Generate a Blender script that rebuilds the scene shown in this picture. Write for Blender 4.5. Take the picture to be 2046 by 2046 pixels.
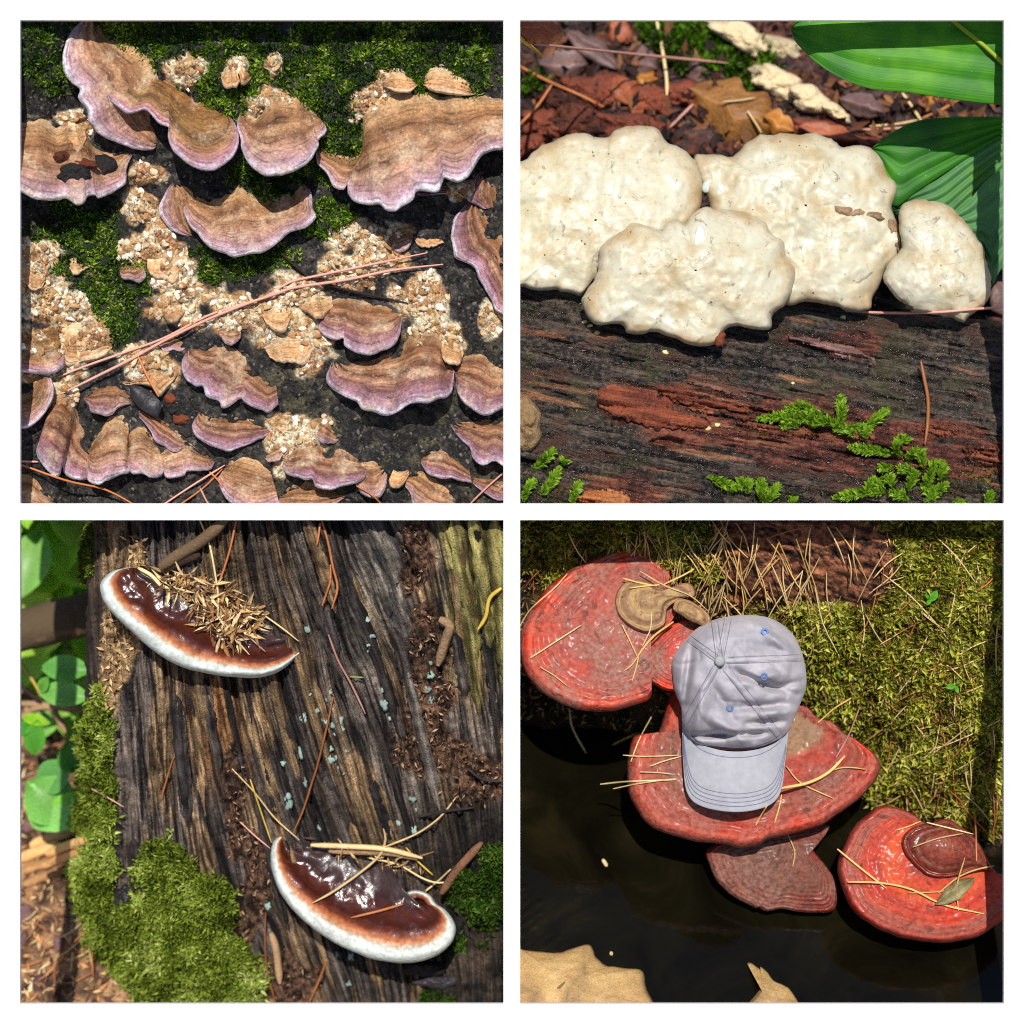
import bpy, math, random
import numpy as np
from mathutils import Vector
from mathutils.bvhtree import BVHTree

for _o in list(bpy.data.objects):
    bpy.data.objects.remove(_o, do_unlink=True)
R = math.radians
random.seed(7)
rng = np.random.default_rng(7)
SC = bpy.context.scene
COL = SC.collection

# ------------------------------------------------------------------ camera
# The camera looks 55 degrees down at white collage borders built as a four-compartment case.
# u = right, v = up across the border plane, w = depth behind the border plane (metres).
PHI = R(55.0)
CP, SP = math.cos(PHI), math.sin(PHI)
DIST = 3.0                       # camera to border plane
K = 1.40 / 2046.0                # metres per photo pixel on the border plane
V_FLOOR = (1023 - 1990) * K * (DIST + .40) / DIST
Z0 = -(V_FLOOR * CP - .40 * SP)  # forest floor of the stump compartment is z = 0

def world(u, v, w):
    return Vector((u, v * SP + w * CP, Z0 + v * CP - w * SP))

cam_d = bpy.data.cameras.new('camera')
cam = bpy.data.objects.new('camera', cam_d)
COL.objects.link(cam)
cam.location = world(0, 0, -DIST)
cam.rotation_euler = (R(90) - PHI, 0, 0)
cam_d.sensor_width = 36.0
cam_d.lens = 36.0 * DIST / 1.40
cam_d.clip_start = .05
cam_d.clip_end = 400.0
cam_d.dof.use_dof = True
cam_d.dof.focus_distance = DIST + .095
cam_d.dof.aperture_fstop = 1.8
SC.camera = cam

# ------------------------------------------------------------------ sky, sun, exposure
SUN_UVW = (.01, .42, -1.0)       # towards the sun, in border plane coordinates
_s = (world(*SUN_UVW) - world(0, 0, 0)).normalized()
SUN_EL = math.asin(_s.z)
SUN_AZ = math.atan2(_s.x, _s.y)
wd = bpy.data.worlds.new('World')
SC.world = wd
wd.use_nodes = True
_nt = wd.node_tree
_bg = _nt.nodes['Background']
_sky = _nt.nodes.new('ShaderNodeTexSky')
_sky.sky_type = 'NISHITA'
_sky.sun_disc = False
_sky.sun_elevation = SUN_EL
_sky.sun_rotation = SUN_AZ
_nt.links.new(_sky.outputs[0], _bg.inputs[0])
_bg.inputs[1].default_value = .085
sun_d = bpy.data.lights.new('sun', 'SUN')
sun_d.energy = 4.2
sun_d.angle = R(.6)
sun_d.color = (1.0, .955, .89)
sun = bpy.data.objects.new('sun', sun_d)
COL.objects.link(sun)
sun.location = (0, -2, 6)
sun.rotation_euler = _s.to_track_quat('Z', 'Y').to_euler()
SC.view_settings.view_transform = 'Standard'
SC.view_settings.look = 'None'
SC.view_settings.gamma = 1.0
SC.view_settings.exposure = .12
SC.render.engine = 'CYCLES'
SC.cycles.use_denoising = False
SC.cycles.pixel_filter_type = 'BLACKMAN_HARRIS'
SC.cycles.filter_width = 1.1
SC.cycles.use_adaptive_sampling = False
SC.cycles.max_bounces = 6
SC.cycles.diffuse_bounces = 3
SC.cycles.transparent_max_bounces = 4
SC.cycles.sample_clamp_indirect = 4.0

# ------------------------------------------------------------------ numeric helpers
_T = [np.random.default_rng(100 + i).random((256, 256)) for i in range(8)]

def vnoise(x, y, seed=0):
    T = _T[seed % 8]
    x = np.asarray(x, float) + seed * 17.31
    y = np.asarray(y, float) + seed * 9.77
    xi = np.floor(x).astype(int); yi = np.floor(y).astype(int)
    fx = x - xi; fy = y - yi
    fx = fx * fx * (3 - 2 * fx); fy = fy * fy * (3 - 2 * fy)
    a = T[xi & 255, yi & 255]; b = T[(xi + 1) & 255, yi & 255]
    c = T[xi & 255, (yi + 1) & 255]; d = T[(xi + 1) & 255, (yi + 1) & 255]
    return (a * (1 - fx) + b * fx) * (1 - fy) + (c * (1 - fx) + d * fx) * fy

def fbm(x, y, seed=0, octv=4):
    r = 0; a = .5; s = 0
    for o in range(octv):
        r = r + a * vnoise(np.asarray(x) * 2 ** o, np.asarray(y) * 2 ** o, seed + o)
        s += a; a *= .5
    return r / s                 # about 0..1

def sm(a, b, x):
    t = np.clip((np.asarray(x, float) - a) / (b - a), 0, 1)
    return t * t * (3 - 2 * t)

def rs(pts, n, closed=False):
    """smooth a polyline and resample it evenly to n points"""
    p = np.array(pts, float)
    if closed:
        p = np.vstack([p[-1:], p, p[:2]])
    else:
        p = np.vstack([2 * p[0] - p[1], p, 2 * p[-1] - p[-2]])
    out = []
    tt = np.linspace(0, 1, 9)[:-1, None]
    for i in range(1, len(p) - 2):
        p0, p1, p2, p3 = p[i - 1], p[i], p[i + 1], p[i + 2]
        out.append(.5 * (2 * p1 + (p2 - p0) * tt + (2 * p0 - 5 * p1 + 4 * p2 - p3) * tt ** 2
                         + (3 * p1 - p0 - 3 * p2 + p3) * tt ** 3))
    out.append(p[-2][None])
    q = np.vstack(out)
    d = np.r_[0, np.cumsum(np.hypot(*np.diff(q, axis=0).T))]
    t = np.linspace(0, d[-1], n + 1)[:-1] if closed else np.linspace(0, d[-1], n)
    return np.c_[np.interp(t, d, q[:, 0]), np.interp(t, d, q[:, 1])]

def inpoly(x, y, poly):
    x = np.asarray(x, float); y = np.asarray(y, float)
    r = np.zeros(x.shape, bool)
    p = np.array(poly, float); j = len(p) - 1
    for i in range(len(p)):
        xi, yi = p[i]; xj, yj = p[j]
        c = ((yi > y) != (yj > y)) & (x < (xj - xi) * (y - yi) / (yj - yi + 1e-9) + xi)
        r ^= c; j = i
    return r

def PN(px, py, w):
    """photo pixel (arrays) at depth w -> world points"""
    px = np.asarray(px, float); py = np.asarray(py, float)
    w = np.broadcast_to(np.asarray(w, float), px.shape)
    s = K * (DIST + w) / DIST
    u = (px - 1023) * s; v = (1023 - py) * s
    return np.stack([u, v * SP + w * CP, Z0 + v * CP - w * SP], -1)

def PV(px, py, w):
    return Vector(PN(np.array([px]), np.array([py]), np.array([w]))[0])

def H(r, g, b):
    f = lambda c: ((c / 255 + .055) / 1.055) ** 2.4 if c > 10 else c / 255 / 12.92
    return np.array([f(r), f(g), f(b)])

def lerp(a, b, t):
    t = np.asarray(t)[..., None]
    return np.asarray(a) * (1 - t) + np.asarray(b) * t

def C(ox, oy, pts):
    """points read off an enlarged 500-pixel crop whose corner is (ox, oy)"""
    return [(ox + x * .25880, oy + y * .25880) for x, y in pts]
cA = lambda *p: C(30, 30, p)
cB = lambda *p: C(510, 30, p)
cC = lambda *p: C(30, 510, p)
cD = lambda *p: C(510, 510, p)
cE = lambda *p: C(1030, 30, p)
cF = lambda *p: C(1510, 30, p)
cG = lambda *p: C(1030, 510, p)
cH = lambda *p: C(1510, 510, p)
cI = lambda *p: C(30, 1030, p)
cJ = lambda *p: C(510, 1030, p)
cKK = lambda *p: C(30, 1510, p)
cL = lambda *p: C(510, 1510, p)
cM = lambda *p: C(1030, 1030, p)
cN = lambda *p: C(1510, 1030, p)
cO = lambda *p: C(1030, 1510, p)
cQ = lambda *p: C(1510, 1510, p)

# ------------------------------------------------------------------ mesh helpers
SOLID = []                       # BVH trees that loose things are dropped on
LOC = {}

def mk_mesh(name, V, F, attrs=None, smooth=True):
    V = np.ascontiguousarray(V, np.float32); F = np.ascontiguousarray(F, np.int32)
    me = bpy.data.meshes.new(name)
    me.vertices.add(len(V)); me.vertices.foreach_set('co', V.ravel())
    k = F.shape[1]
    me.loops.add(F.size); me.loops.foreach_set('vertex_index', F.ravel())
    me.polygons.add(len(F)); me.polygons.foreach_set('loop_start', np.arange(0, F.size, k, dtype=np.int32))
    me.update(calc_edges=True)
    me.polygons.foreach_set('use_smooth', np.full(len(F), bool(smooth)))
    for key, val in (attrs or {}).items():
        val = np.asarray(val, np.float32)
        if val.ndim == 1:
            me.attributes.new(key, 'FLOAT', 'POINT').data.foreach_set('value', val)
        elif key == 'flow':
            me.attributes.new(key, 'FLOAT_VECTOR', 'POINT').data.foreach_set('vector', val.ravel())
        else:
            rgba = np.ones((len(val), 4), np.float32); rgba[:, :3] = val
            me.attributes.new(key, 'FLOAT_COLOR', 'POINT').data.foreach_set('color', rgba.ravel())
    return me

def tag(o, label=None, cat=None, group=None, kind=None):
    if label: o['label'] = label
    if cat: o['category'] = cat
    if group: o['group'] = group
    if kind: o['kind'] = kind
    return o

def empty(name, loc):
    o = bpy.data.objects.new(name, None)
    o.empty_display_size = .02
    COL.objects.link(o)
    o.location = loc
    LOC[o.name] = Vector(loc)
    return o

def obj(name, V, F, mat, parent=None, attrs=None, smooth=True, solid=False):
    V = np.asarray(V, float)
    if parent is not None:
        loc = LOC[parent.name]; off = Vector((0, 0, 0))
    else:
        lo, hi = V.min(0), V.max(0)
        loc = Vector(((lo[0] + hi[0]) / 2, (lo[1] + hi[1]) / 2, lo[2])); off = loc
    me = mk_mesh(name, V - np.array(loc), F, attrs, smooth)
    me.materials.append(mat)
    o = bpy.data.objects.new(name, me)
    COL.objects.link(o)
    o.location = off
    if parent is not None:
        o.parent = parent
    LOC[o.name] = loc
    if solid:
        SOLID.append(BVHTree.FromPolygons([tuple(p) for p in V], [tuple(f) for f in np.asarray(F).tolist()]))
    return o

CAMLOC = world(0, 0, -DIST)
FWD = (world(0, 0, 1) - world(0, 0, 0)).normalized()
UPV = np.array(world(0, 1, 0) - world(0, 0, 0))
BACK = -np.array(FWD)

def hit(px, py, default=.1):
    """depth w of what already stands under a photo pixel"""
    d = (PV(px, py, 0) - CAMLOC).normalized()
    best = None
    for t in SOLID:
        r = t.ray_cast(CAMLOC, d)
        if r[0] is not None and (best is None or r[3] < best):
            best = r[3]
    return default if best is None else best * d.dot(FWD) - DIST

def gridf(m, n, wrap=False):
    i = np.arange(m - 1)[:, None]; j = np.arange(n if wrap else n - 1)[None, :]
    j2 = (j + 1) % n
    a = i * n + j; b = (i + 1) * n + j; c = (i + 1) * n + j2; d = i * n + j2
    return np.stack([a, b, c, d], -1).reshape(-1, 4)

def heightfield(name, xs, ys, wf, mat, attrs_f=None, back=None, parent=None, solid=True):
    """a lumpy slab: front is w = wf(x, y), sides run back to depth `back`"""
    X, Y = np.meshgrid(xs, ys)
    W = wf(X, Y)
    V = PN(X, Y, W).reshape(-1, 3)
    m, n = X.shape
    F = gridf(m, n)
    at = {k: np.asarray(v).reshape(-1, *np.shape(v)[2:]) for k, v in (attrs_f(X, Y, W) if attrs_f else {}).items()}
    if back is not None:
        idx = np.arange(m * n).reshape(m, n)
        per = np.r_[idx[0, :], idx[1:, -1], idx[-1, -2::-1], idx[-2:0:-1, 0]]
        bx = X.ravel()[per]; by = Y.ravel()[per]
        Vb = PN(bx, by, np.full(len(per), back))
        base = len(V); q = np.arange(len(per)); q2 = (q + 1) % len(per)
        F = np.vstack([F, np.stack([per[q], per[q2], base + q2, base + q], -1)])
        V = np.vstack([V, Vb])
        at = {k: np.concatenate([v, v[per]]) for k, v in at.items()}
    return obj(name, V, F, mat, parent, at, True, solid)

def shelf(name, attach, margin, mat, surf=None, w0=None, parent=None, n=84, m=24, tilt=.62, th=.010,
          scal=2.5, sf=.05, ridge=.0016, nb=5, furrow=.0024, rim=.10, rimd=.010, cup=.0, seed=0, solid=True, bow=0.):
    """a bracket fungus growing out of a surface: attach and margin polylines in photo pixels"""
    A = rs(attach, n); Mg = rs(margin, n)
    L = np.hypot(*(Mg - A).T) + 1e-6
    ker = np.ones(9) / 9
    Ls = np.convolve(np.pad(L, 4, mode='edge'), ker, 'valid')
    dirn = (Mg - A) / L[:, None]
    arc = np.r_[0, np.cumsum(np.hypot(*np.diff(Mg, axis=0).T))]
    sc = (fbm(arc * sf, 0 * arc, seed, 3) - .5) * 2 * scal
    Mg = Mg + dirn * sc[:, None]
    ww = surf(A[:, 0], A[:, 1]) if surf is not None else np.full(n, w0)
    ww = np.convolve(np.pad(ww, 4, mode='edge'), ker, 'valid')
    t = np.linspace(0, 1, m) ** .85
    tc = t[:, None]
    px = A[:, 0] + (Mg[:, 0] - A[:, 0]) * tc
    py = A[:, 1] + (Mg[:, 1] - A[:, 1]) * tc
    g = tc * (1 - .12 * tc)
    W = ww[None] + .004 - K * Ls[None] * tilt * g
    ph = fbm(arc[None] * .012 + 0 * tc, tc * 2, seed + 1, 3)
    W = W - ridge * np.sin((tc * nb + ph * 1.3) * 2 * math.pi) * sm(0, .15, tc) * sm(1, .9, tc)
    W = W - furrow * (fbm(arc[None] * .09 + 0 * tc, tc * 1.5, seed + 2, 3) - .5) * 2 * tc ** 1.3
    W = W + cup * np.sin(tc * math.pi)
    W = W - bow * np.sin(np.linspace(0, 1, n) * math.pi)[None] * tc
    W = W - .0022 * (fbm(px * .03, py * .03, seed + 3, 4) - .5) * 2
    x = np.clip((tc - (1 - rim)) / rim, 0, 1)
    W = W + rimd * (1 - np.sqrt(1 - .985 * x * x))
    # underside
    tu = np.linspace(1, 0, 7)[:, None]
    k2 = np.where(tu > .99, .985, tu * .96)
    pxu = A[:, 0] + (Mg[:, 0] - A[:, 0]) * k2
    pyu = A[:, 1] + (Mg[:, 1] - A[:, 1]) * k2
    Wu = ww[None] + .004 - K * Ls[None] * tilt * tu * (1 - .12 * tu) + th * (1.15 + .9 * (1 - tu)) + rimd * .8
    PX = np.vstack([px, pxu]); PY = np.vstack([py, pyu]); WW = np.vstack([W, Wu])
    V = PN(PX, PY, WW).reshape(-1, 3)
    ring = np.vstack([np.repeat(tc, n, 1), np.full((7, n), 1.3)]).ravel()
    svv = np.tile(arc, m + 7) * K
    return obj(name, V, gridf(m + 7, n), mat, parent, {'ring': ring, 'along': svv}, True, solid)

def disc(name, centre, outline, wf, mat, parent=None, n=120, m=34, th=.012, scal=2., sf=.05, rim=.08, rimd=.014,
         seed=0, solid=True, p=1.0, attrs=None, inset=.03):
    """a closed lobe: rings from an inner centre out to a traced outline; wf(px, py, t, a) is its depth"""
    O = rs(outline, n, True)
    if np.sum(O[:, 0] * np.roll(O[:, 1], -1) - np.roll(O[:, 0], -1) * O[:, 1]) > 0:
        O = O[::-1]
    c = np.array(centre, float)
    L = np.hypot(*(O - c).T) + 1e-6
    arc = np.r_[0, np.cumsum(np.hypot(*np.diff(O, axis=0).T))]
    ang = np.linspace(0, 2 * math.pi, n, endpoint=False)
    sc = (fbm(np.cos(ang) * arc[-1] * sf / 6 + 20, np.sin(ang) * arc[-1] * sf / 6 + 20, seed, 3) - .5) * 2 * scal
    O = O + (O - c) / L[:, None] * sc[:, None]
    t = np.linspace(.004, 1, m) ** p
    tc = t[:, None]
    px = c[0] + (O[:, 0] - c[0]) * tc; py = c[1] + (O[:, 1] - c[1]) * tc
    W = wf(px, py, tc + 0 * px, ang[None] + 0 * px)
    x = np.clip((tc - (1 - rim)) / rim, 0, 1)
    W = W + rimd * (1 - np.sqrt(1 - .985 * x * x))
    tu = np.linspace(1, 0.02, 6)[:, None]
    k2 = tu * (1 - inset)
    pxu = c[0] + (O[:, 0] - c[0]) * k2; pyu = c[1] + (O[:, 1] - c[1]) * k2
    Wu = wf(pxu, pyu, tu + 0 * pxu, ang[None] + 0 * pxu) * .3 + W[-1][None] * .7 + th * (1 + .8 * (1 - tu))
    PX = np.vstack([px, pxu]); PY = np.vstack([py, pyu]); WW = np.vstack([W, Wu])
    V = PN(PX, PY, WW).reshape(-1, 3)
    at = {'ring': np.vstack([np.repeat(tc, n, 1), np.full((6, n), 1.3)]).ravel(),
          'along': np.tile(arc, m + 6) * K}
    return obj(name, V, gridf(m + 6, n, True), mat, parent, at, True, solid)

def tube(pts, r, k=5, taper=.6):
    """tube round a 3-D polyline -> V, F"""
    p = np.array(pts, float); n = len(p)
    d = np.gradient(p, axis=0); d /= np.linalg.norm(d, axis=1)[:, None] + 1e-9
    ref = np.array(BACK)
    a = np.cross(d, ref); a /= np.linalg.norm(a, axis=1)[:, None] + 1e-9
    b = np.cross(a, d)
    rr = np.asarray(r) * np.interp(np.linspace(0, 1, n), [0, .1, .85, 1], [taper, 1, 1, taper * .7])
    an = np.linspace(0, 2 * math.pi, k, endpoint=False)
    V = p[:, None] + rr[:, None, None] * (a[:, None] * np.cos(an)[None, :, None] + b[:, None] * np.sin(an)[None, :, None])
    V = V.reshape(-1, 3)
    F = gridf(n, k, True)
    return V, F

def needle(name, pts, mat, r=.0011, lift=.003, seg=14, label=None, group=None, w=None, cat='pine needle', parent=None, k=5):
    """a thin stalk lying over whatever the photo pixels hit"""
    q = rs(pts, seg)
    if w is None:
        ws = np.array([hit(a, b) for a, b in q]) - lift
        # a stiff needle bridges hollows: keep the upper envelope, smoothed
        xs = np.arange(seg)
        hull = ws.copy()
        for _ in range(30):
            avg = np.convolve(np.pad(hull, 1, mode='edge'), [.5, 0, .5], 'valid')
            hull = np.minimum(ws, avg)
        ws = hull
    else:
        ws = np.interp(np.linspace(0, 1, seg), np.linspace(0, 1, len(w)), w)
    V, F = tube(PN(q[:, 0], q[:, 1], ws), r, k)
    o = obj(name, V, F, mat, parent)
    if label:
        tag(o, label, cat, group)
    return o

def leaves(P0, D, L, Wd, droop=.15, side=None):
    """many small diamond leaves -> V (4 per leaf), F"""
    P0 = np.asarray(P0); D = D / (np.linalg.norm(D, axis=1)[:, None] + 1e-9)
    if side is None:
        side = rng.normal(size=D.shape)
    S = np.cross(D, side); S /= np.linalg.norm(S, axis=1)[:, None] + 1e-9
    Nn = np.cross(S, D)
    L = L[:, None]; Wd = Wd[:, None]
    mid = P0 + D * L * .45
    V = np.stack([P0, mid + S * Wd * .5 + Nn * L * .06, P0 + D * L - Nn * L * droop, mid - S * Wd * .5 + Nn * L * .06], 1)
    n = len(P0)
    return V.reshape(-1, 3), np.arange(n * 4).reshape(n, 4)

def blob_mask(X, Y, blobs, seed=0, rough=.55, sc=.02):
    """soft irregular patches: list of (cx, cy, rx, ry)"""
    m = np.full(np.shape(X), -1e9)
    for cx, cy, rx, ry in blobs:
        d = 1 - np.sqrt(((X - cx) / rx) ** 2 + ((Y - cy) / ry) ** 2)
        m = np.maximum(m, d)
    return m + (fbm(np.asarray(X) * sc, np.asarray(Y) * sc, seed, 5) - .5) * 2 * rough

# ------------------------------------------------------------------ material helpers
def nd(nt, typ, ins=None, **props):
    n = nt.nodes.new('ShaderNode' + typ)
    for k, v in props.items():
        setattr(n, k, v)
    for k, v in (ins or {}).items():
        s = n.inputs[k]
        if isinstance(v, bpy.types.NodeSocket):
            nt.links.new(v, s)
        else:
            s.default_value = v
    return n

def c4(c):
    return (float(c[0]), float(c[1]), float(c[2]), 1.0)

def mat_new(name):
    m = bpy.data.materials.new(name)
    m.use_nodes = True
    return m, m.node_tree, m.node_tree.nodes['Principled BSDF']

def mixc(nt, f, a, b, mode='MIX'):
    n = nt.nodes.new('ShaderNodeMix'); n.data_type = 'RGBA'; n.blend_type = mode
    for i, v in ((0, f), (6, a), (7, b)):
        if isinstance(v, bpy.types.NodeSocket): nt.links.new(v, n.inputs[i])
        elif i == 0: n.inputs[0].default_value = v
        else: n.inputs[i].default_value = c4(v)
    return n.outputs[2]

def ramp(nt, f, stops):
    n = nt.nodes.new('ShaderNodeValToRGB')
    e = n.color_ramp.elements
    while len(e) < len(stops): e.new(.5)
    for el, (p, c) in zip(e, stops):
        el.position = p
        el.color = c4(c) if np.ndim(c) else (c, c, c, 1)
    nt.links.new(f, n.inputs[0])
    return n.outputs[0]

def math_(nt, op, a, b=0.):
    n = nt.nodes.new('ShaderNodeMath'); n.operation = op
    for i, v in ((0, a), (1, b)):
        if isinstance(v, bpy.types.NodeSocket): nt.links.new(v, n.inputs[i])
        else: n.inputs[i].default_value = v
    return n.outputs[0]

def noise(nt, vec, scale, detail=4., rough=.6, dist=0.):
    ins = {'Scale': scale, 'Detail': detail, 'Roughness': rough, 'Distortion': dist}
    if vec is not None: ins['Vector'] = vec
    return nd(nt, 'TexNoise', ins).outputs[0]

def pos(nt):
    return nd(nt, 'NewGeometry').outputs['Position']

def attr(nt, name, out=0):
    return nd(nt, 'Attribute', attribute_name=name).outputs[out]

def scalev(nt, v, s):
    n = nd(nt, 'VectorMath', operation='MULTIPLY'); nt.links.new(v, n.inputs[0]); n.inputs[1].default_value = s
    return n.outputs[0]

def bump(nt, b, h, strength=.5, dist=.002, prev=None):
    n = nd(nt, 'Bump', {'Strength': strength, 'Distance': dist, 'Height': h})
    if prev is not None: nt.links.new(prev, n.inputs['Normal'])
    nt.links.new(n.outputs[0], b.inputs['Normal'])
    return n.outputs[0]

def setb(nt, b, **kw):
    names = {'color': 'Base Color', 'rough': 'Roughness', 'spec': 'Specular IOR Level', 'coat': 'Coat Weight',
             'coatr': 'Coat Roughness', 'sss': 'Subsurface Weight', 'sssr': 'Subsurface Radius', 'ssss': 'Subsurface Scale', 'metal': 'Metallic'}
    for k, v in kw.items():
        s = b.inputs[names[k]]
        if isinstance(v, bpy.types.NodeSocket): nt.links.new(v, s)
        elif k == 'color': s.default_value = c4(v)
        else: s.default_value = v

def plain(name, col, rough=.7, nscale=120., var=.35, bstr=.3, spec=.4, coat=0., bd=.001):
    m, nt, b = mat_new(name)
    f = noise(nt, pos(nt), nscale, 5)
    g = noise(nt, pos(nt), nscale * .17, 3)
    oi = nd(nt, 'ObjectInfo').outputs['Random']
    k = math_(nt, 'ADD', math_(nt, 'MULTIPLY', f, .6), math_(nt, 'MULTIPLY', g, .4))
    k = math_(nt, 'ADD', k, math_(nt, 'MULTIPLY', math_(nt, 'SUBTRACT', oi, .5), .5))
    col = np.asarray(col)
    cc = ramp(nt, k, [(.32, col * (1 - var)), (.5, col), (.68, np.minimum(col * (1 + var), .9))])
    setb(nt, b, color=cc, rough=rough, spec=spec, coat=coat)
    bump(nt, b, f, bstr, bd)
    return m

def foliage(name, rough=.5, trans=.35, spec=.35):
    """leaf material coloured by the per-leaf attribute"""
    m, nt, b = mat_new(name)
    a = attr(nt, 'col')
    f = noise(nt, pos(nt), 300., 2)
    cc = mixc(nt, 1.0, a, ramp(nt, f, [(.3, .75), (.7, 1.15)]), 'MULTIPLY')
    setb(nt, b, color=cc, rough=rough, spec=spec)
    t = nd(nt, 'BsdfTranslucent', {'Color': cc})
    mx = nd(nt, 'MixShader', {0: trans, 1: b.outputs[0], 2: t.outputs[0]})
    nt.links.new(mx.outputs[0], nt.nodes['Material Output'].inputs[0])
    return m

def tinted(name, rough=.85, spec=.25, s1=260., s2=60., bstr=.6, bd=.003, flow=None, contrast=(.55, 1.35), wet=None):
    """material coloured by the vertex attribute `col`, broken up by fine noise and relief"""
    m, nt, b = mat_new(name)
    a = attr(nt, 'col')
    if flow:
        v = scalev(nt, attr(nt, 'flow', 1), (flow[0], flow[1], 1.))
        f = noise(nt, v, 1., 6, .65)
        v2 = scalev(nt, attr(nt, 'flow', 1), (flow[0] * .3, flow[1] * .35, 1.))
        g = noise(nt, v2, 1., 4, .6)
        h = noise(nt, pos(nt), s1, 4)
        hh = math_(nt, 'ADD', math_(nt, 'MULTIPLY', f, .5), math_(nt, 'MULTIPLY', h, .5))
        f = math_(nt, 'ADD', math_(nt, 'MULTIPLY', f, .55), math_(nt, 'MULTIPLY', h, .45))
    else:
        f = noise(nt, pos(nt), s1, 6, .65)
        g = noise(nt, pos(nt), s2, 5)
        hh = math_(nt, 'ADD', math_(nt, 'MULTIPLY', f, .5), math_(nt, 'MULTIPLY', g, .5))
    k = math_(nt, 'ADD', math_(nt, 'MULTIPLY', f, .6), math_(nt, 'MULTIPLY', g, .4))
    cc = mixc(nt, 1.0, a, ramp(nt, k, [(.38, contrast[0]), (.5, .5 * contrast[0] + .42 * contrast[1]), (.62, contrast[1])]), 'MULTIPLY')
    setb(nt, b, color=cc, rough=rough, spec=spec)
    if wet:
        setb(nt, b, rough=ramp(nt, g, [(.4, wet[0]), (.62, wet[1])]))
    bump(nt, b, hh, bstr, bd)
    return m

def card(name, upper, lower, mat, wf, parent=None, n=36, m=12, th=.0012, label=None, cat=None, group=None, attrs=None, solid=False):
    """a leaf blade between two traced edges, with thickness; wf(px, py, s, t)"""
    A = rs(upper, n); B = rs(lower, n)
    t = np.linspace(0, 1, m)[:, None]
    px = A[:, 0] + (B[:, 0] - A[:, 0]) * t; py = A[:, 1] + (B[:, 1] - A[:, 1]) * t
    s = np.linspace(0, 1, n)[None] + 0 * t
    W = wf(px, py, s, t + 0 * s)
    PX = np.vstack([px, px[::-1]]); PY = np.vstack([py, py[::-1]]); WW = np.vstack([W, W[::-1] + th])
    V = PN(PX, PY, WW).reshape(-1, 3)
    F = gridf(2 * m, n)
    tt = np.vstack([t + 0 * s, (t + 0 * s)[::-1]]).ravel()
    ss = np.vstack([s, s]).ravel()
    o = obj(name, V, F, mat, parent, {'ring': tt, 'along': ss}, True, solid)
    if label: tag(o, label, cat, group)
    return o

# ================================================================== setting: ground and the white collage borders, built as a case
WHITE, _nt1, _b1 = mat_new('collage_border_white')
_f = noise(_nt1, pos(_nt1), 60., 4)
setb(_nt1, _b1, color=ramp(_nt1, _f, [(.3, (.86, .86, .855)), (.7, (.90, .90, .895))]), rough=.55, spec=.3)
bump(_nt1, _b1, noise(_nt1, pos(_nt1), 400., 3), .05, .0005)

def box(u0, u1, v0, v1, w0, w1):
    c = [(u, v, w) for w in (w0, w1) for v in (v0, v1) for u in (u0, u1)]
    V = np.array([world(*p) for p in c])
    F = np.array([[0, 1, 3, 2], [4, 6, 7, 5], [0, 2, 6, 4], [1, 5, 7, 3], [2, 3, 7, 6], [0, 4, 5, 1]])
    return V, F[:, ::-1]

_fw = -.008                                  # front face of the border boards
_s = K * (DIST + _fw) / DIST
def UX(px): return (px - 1023) * _s
def VY(py): return (1023 - py) * _s
case = empty('collage_borders', world(0, -.76, 0))  # white borders of the collage, built as boards of a case
tag(case, 'white collage borders built as boards around four square compartments holding fungi', 'collage border')
EDGE = .7035
for nm, a in (('side_board', (-EDGE, UX(40), -EDGE, EDGE, _fw, .0)), ('side_board', (UX(2006), EDGE, -EDGE, EDGE, _fw, .0)),
              ('top_collage_border', (UX(40), UX(2006), VY(40), EDGE, _fw, .0)), ('bottom_collage_border', (UX(40), UX(2006), -EDGE, VY(2005.7), _fw, .0)),
              ('middle_collage_border', (UX(1006), UX(1039), VY(2005.7), VY(40), _fw, .30)),
              ('cross_collage_border', (UX(40), UX(1006), VY(1039), VY(1006), _fw, .06)), ('cross_collage_border', (UX(1039), UX(2006), VY(1039), VY(1006), _fw, .06))):
    V, F = box(*a)
    obj(nm, V, F, WHITE, case, smooth=False)
for u in (-.70, .70):
    p = world(u, -.72, .0)
    V = np.array([(p.x + dx, p.y - .01 + dy, z) for z in (0, p.z + .004) for dy in (-.02, .02) for dx in (-.02, .02)])
    obj('added_leg', V, np.array([[0, 1, 3, 2], [4, 6, 7, 5], [0, 2, 6, 4], [1, 5, 7, 3], [2, 3, 7, 6], [0, 4, 5, 1]])[:, ::-1], WHITE, case, smooth=False)

SOIL = plain('forest_soil', H(96, 74, 54), .95, 45., .6, .8, .2, bd=.01)
g = 60.
o = obj('ground', [(-g, -g, -.012), (g, -g, -.012), (g, g, -.012), (-g, g, -.012)], [[0, 1, 2, 3]], SOIL, smooth=False)
tag(o, kind='structure')

# ================================================================== compartment 1: mossy log with banded bracket fungi
def S1(X, Y):
    X = np.asarray(X, float); Y = np.asarray(Y, float)
    w = .098 - .058 * sm(460, 20, Y) + .012 * sm(600, 1020, Y)
    w = w - .035 * sm(170, 30, X)
    w = w - .016 * (fbm(X * .011, Y * .011, 1, 5) - .5) * 2
    w = w - .006 * (fbm(X * .05, Y * .05, 2, 4) - .5) * 2
    c = crust1(X, Y)
    w = w - sm(0, .5, c) * (.004 + .009 * fbm(X * .09, Y * .09, 3, 4) + .007 * sm(.5, .75, fbm(X * .2, Y * .2, 5, 3)))
    return w

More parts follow.
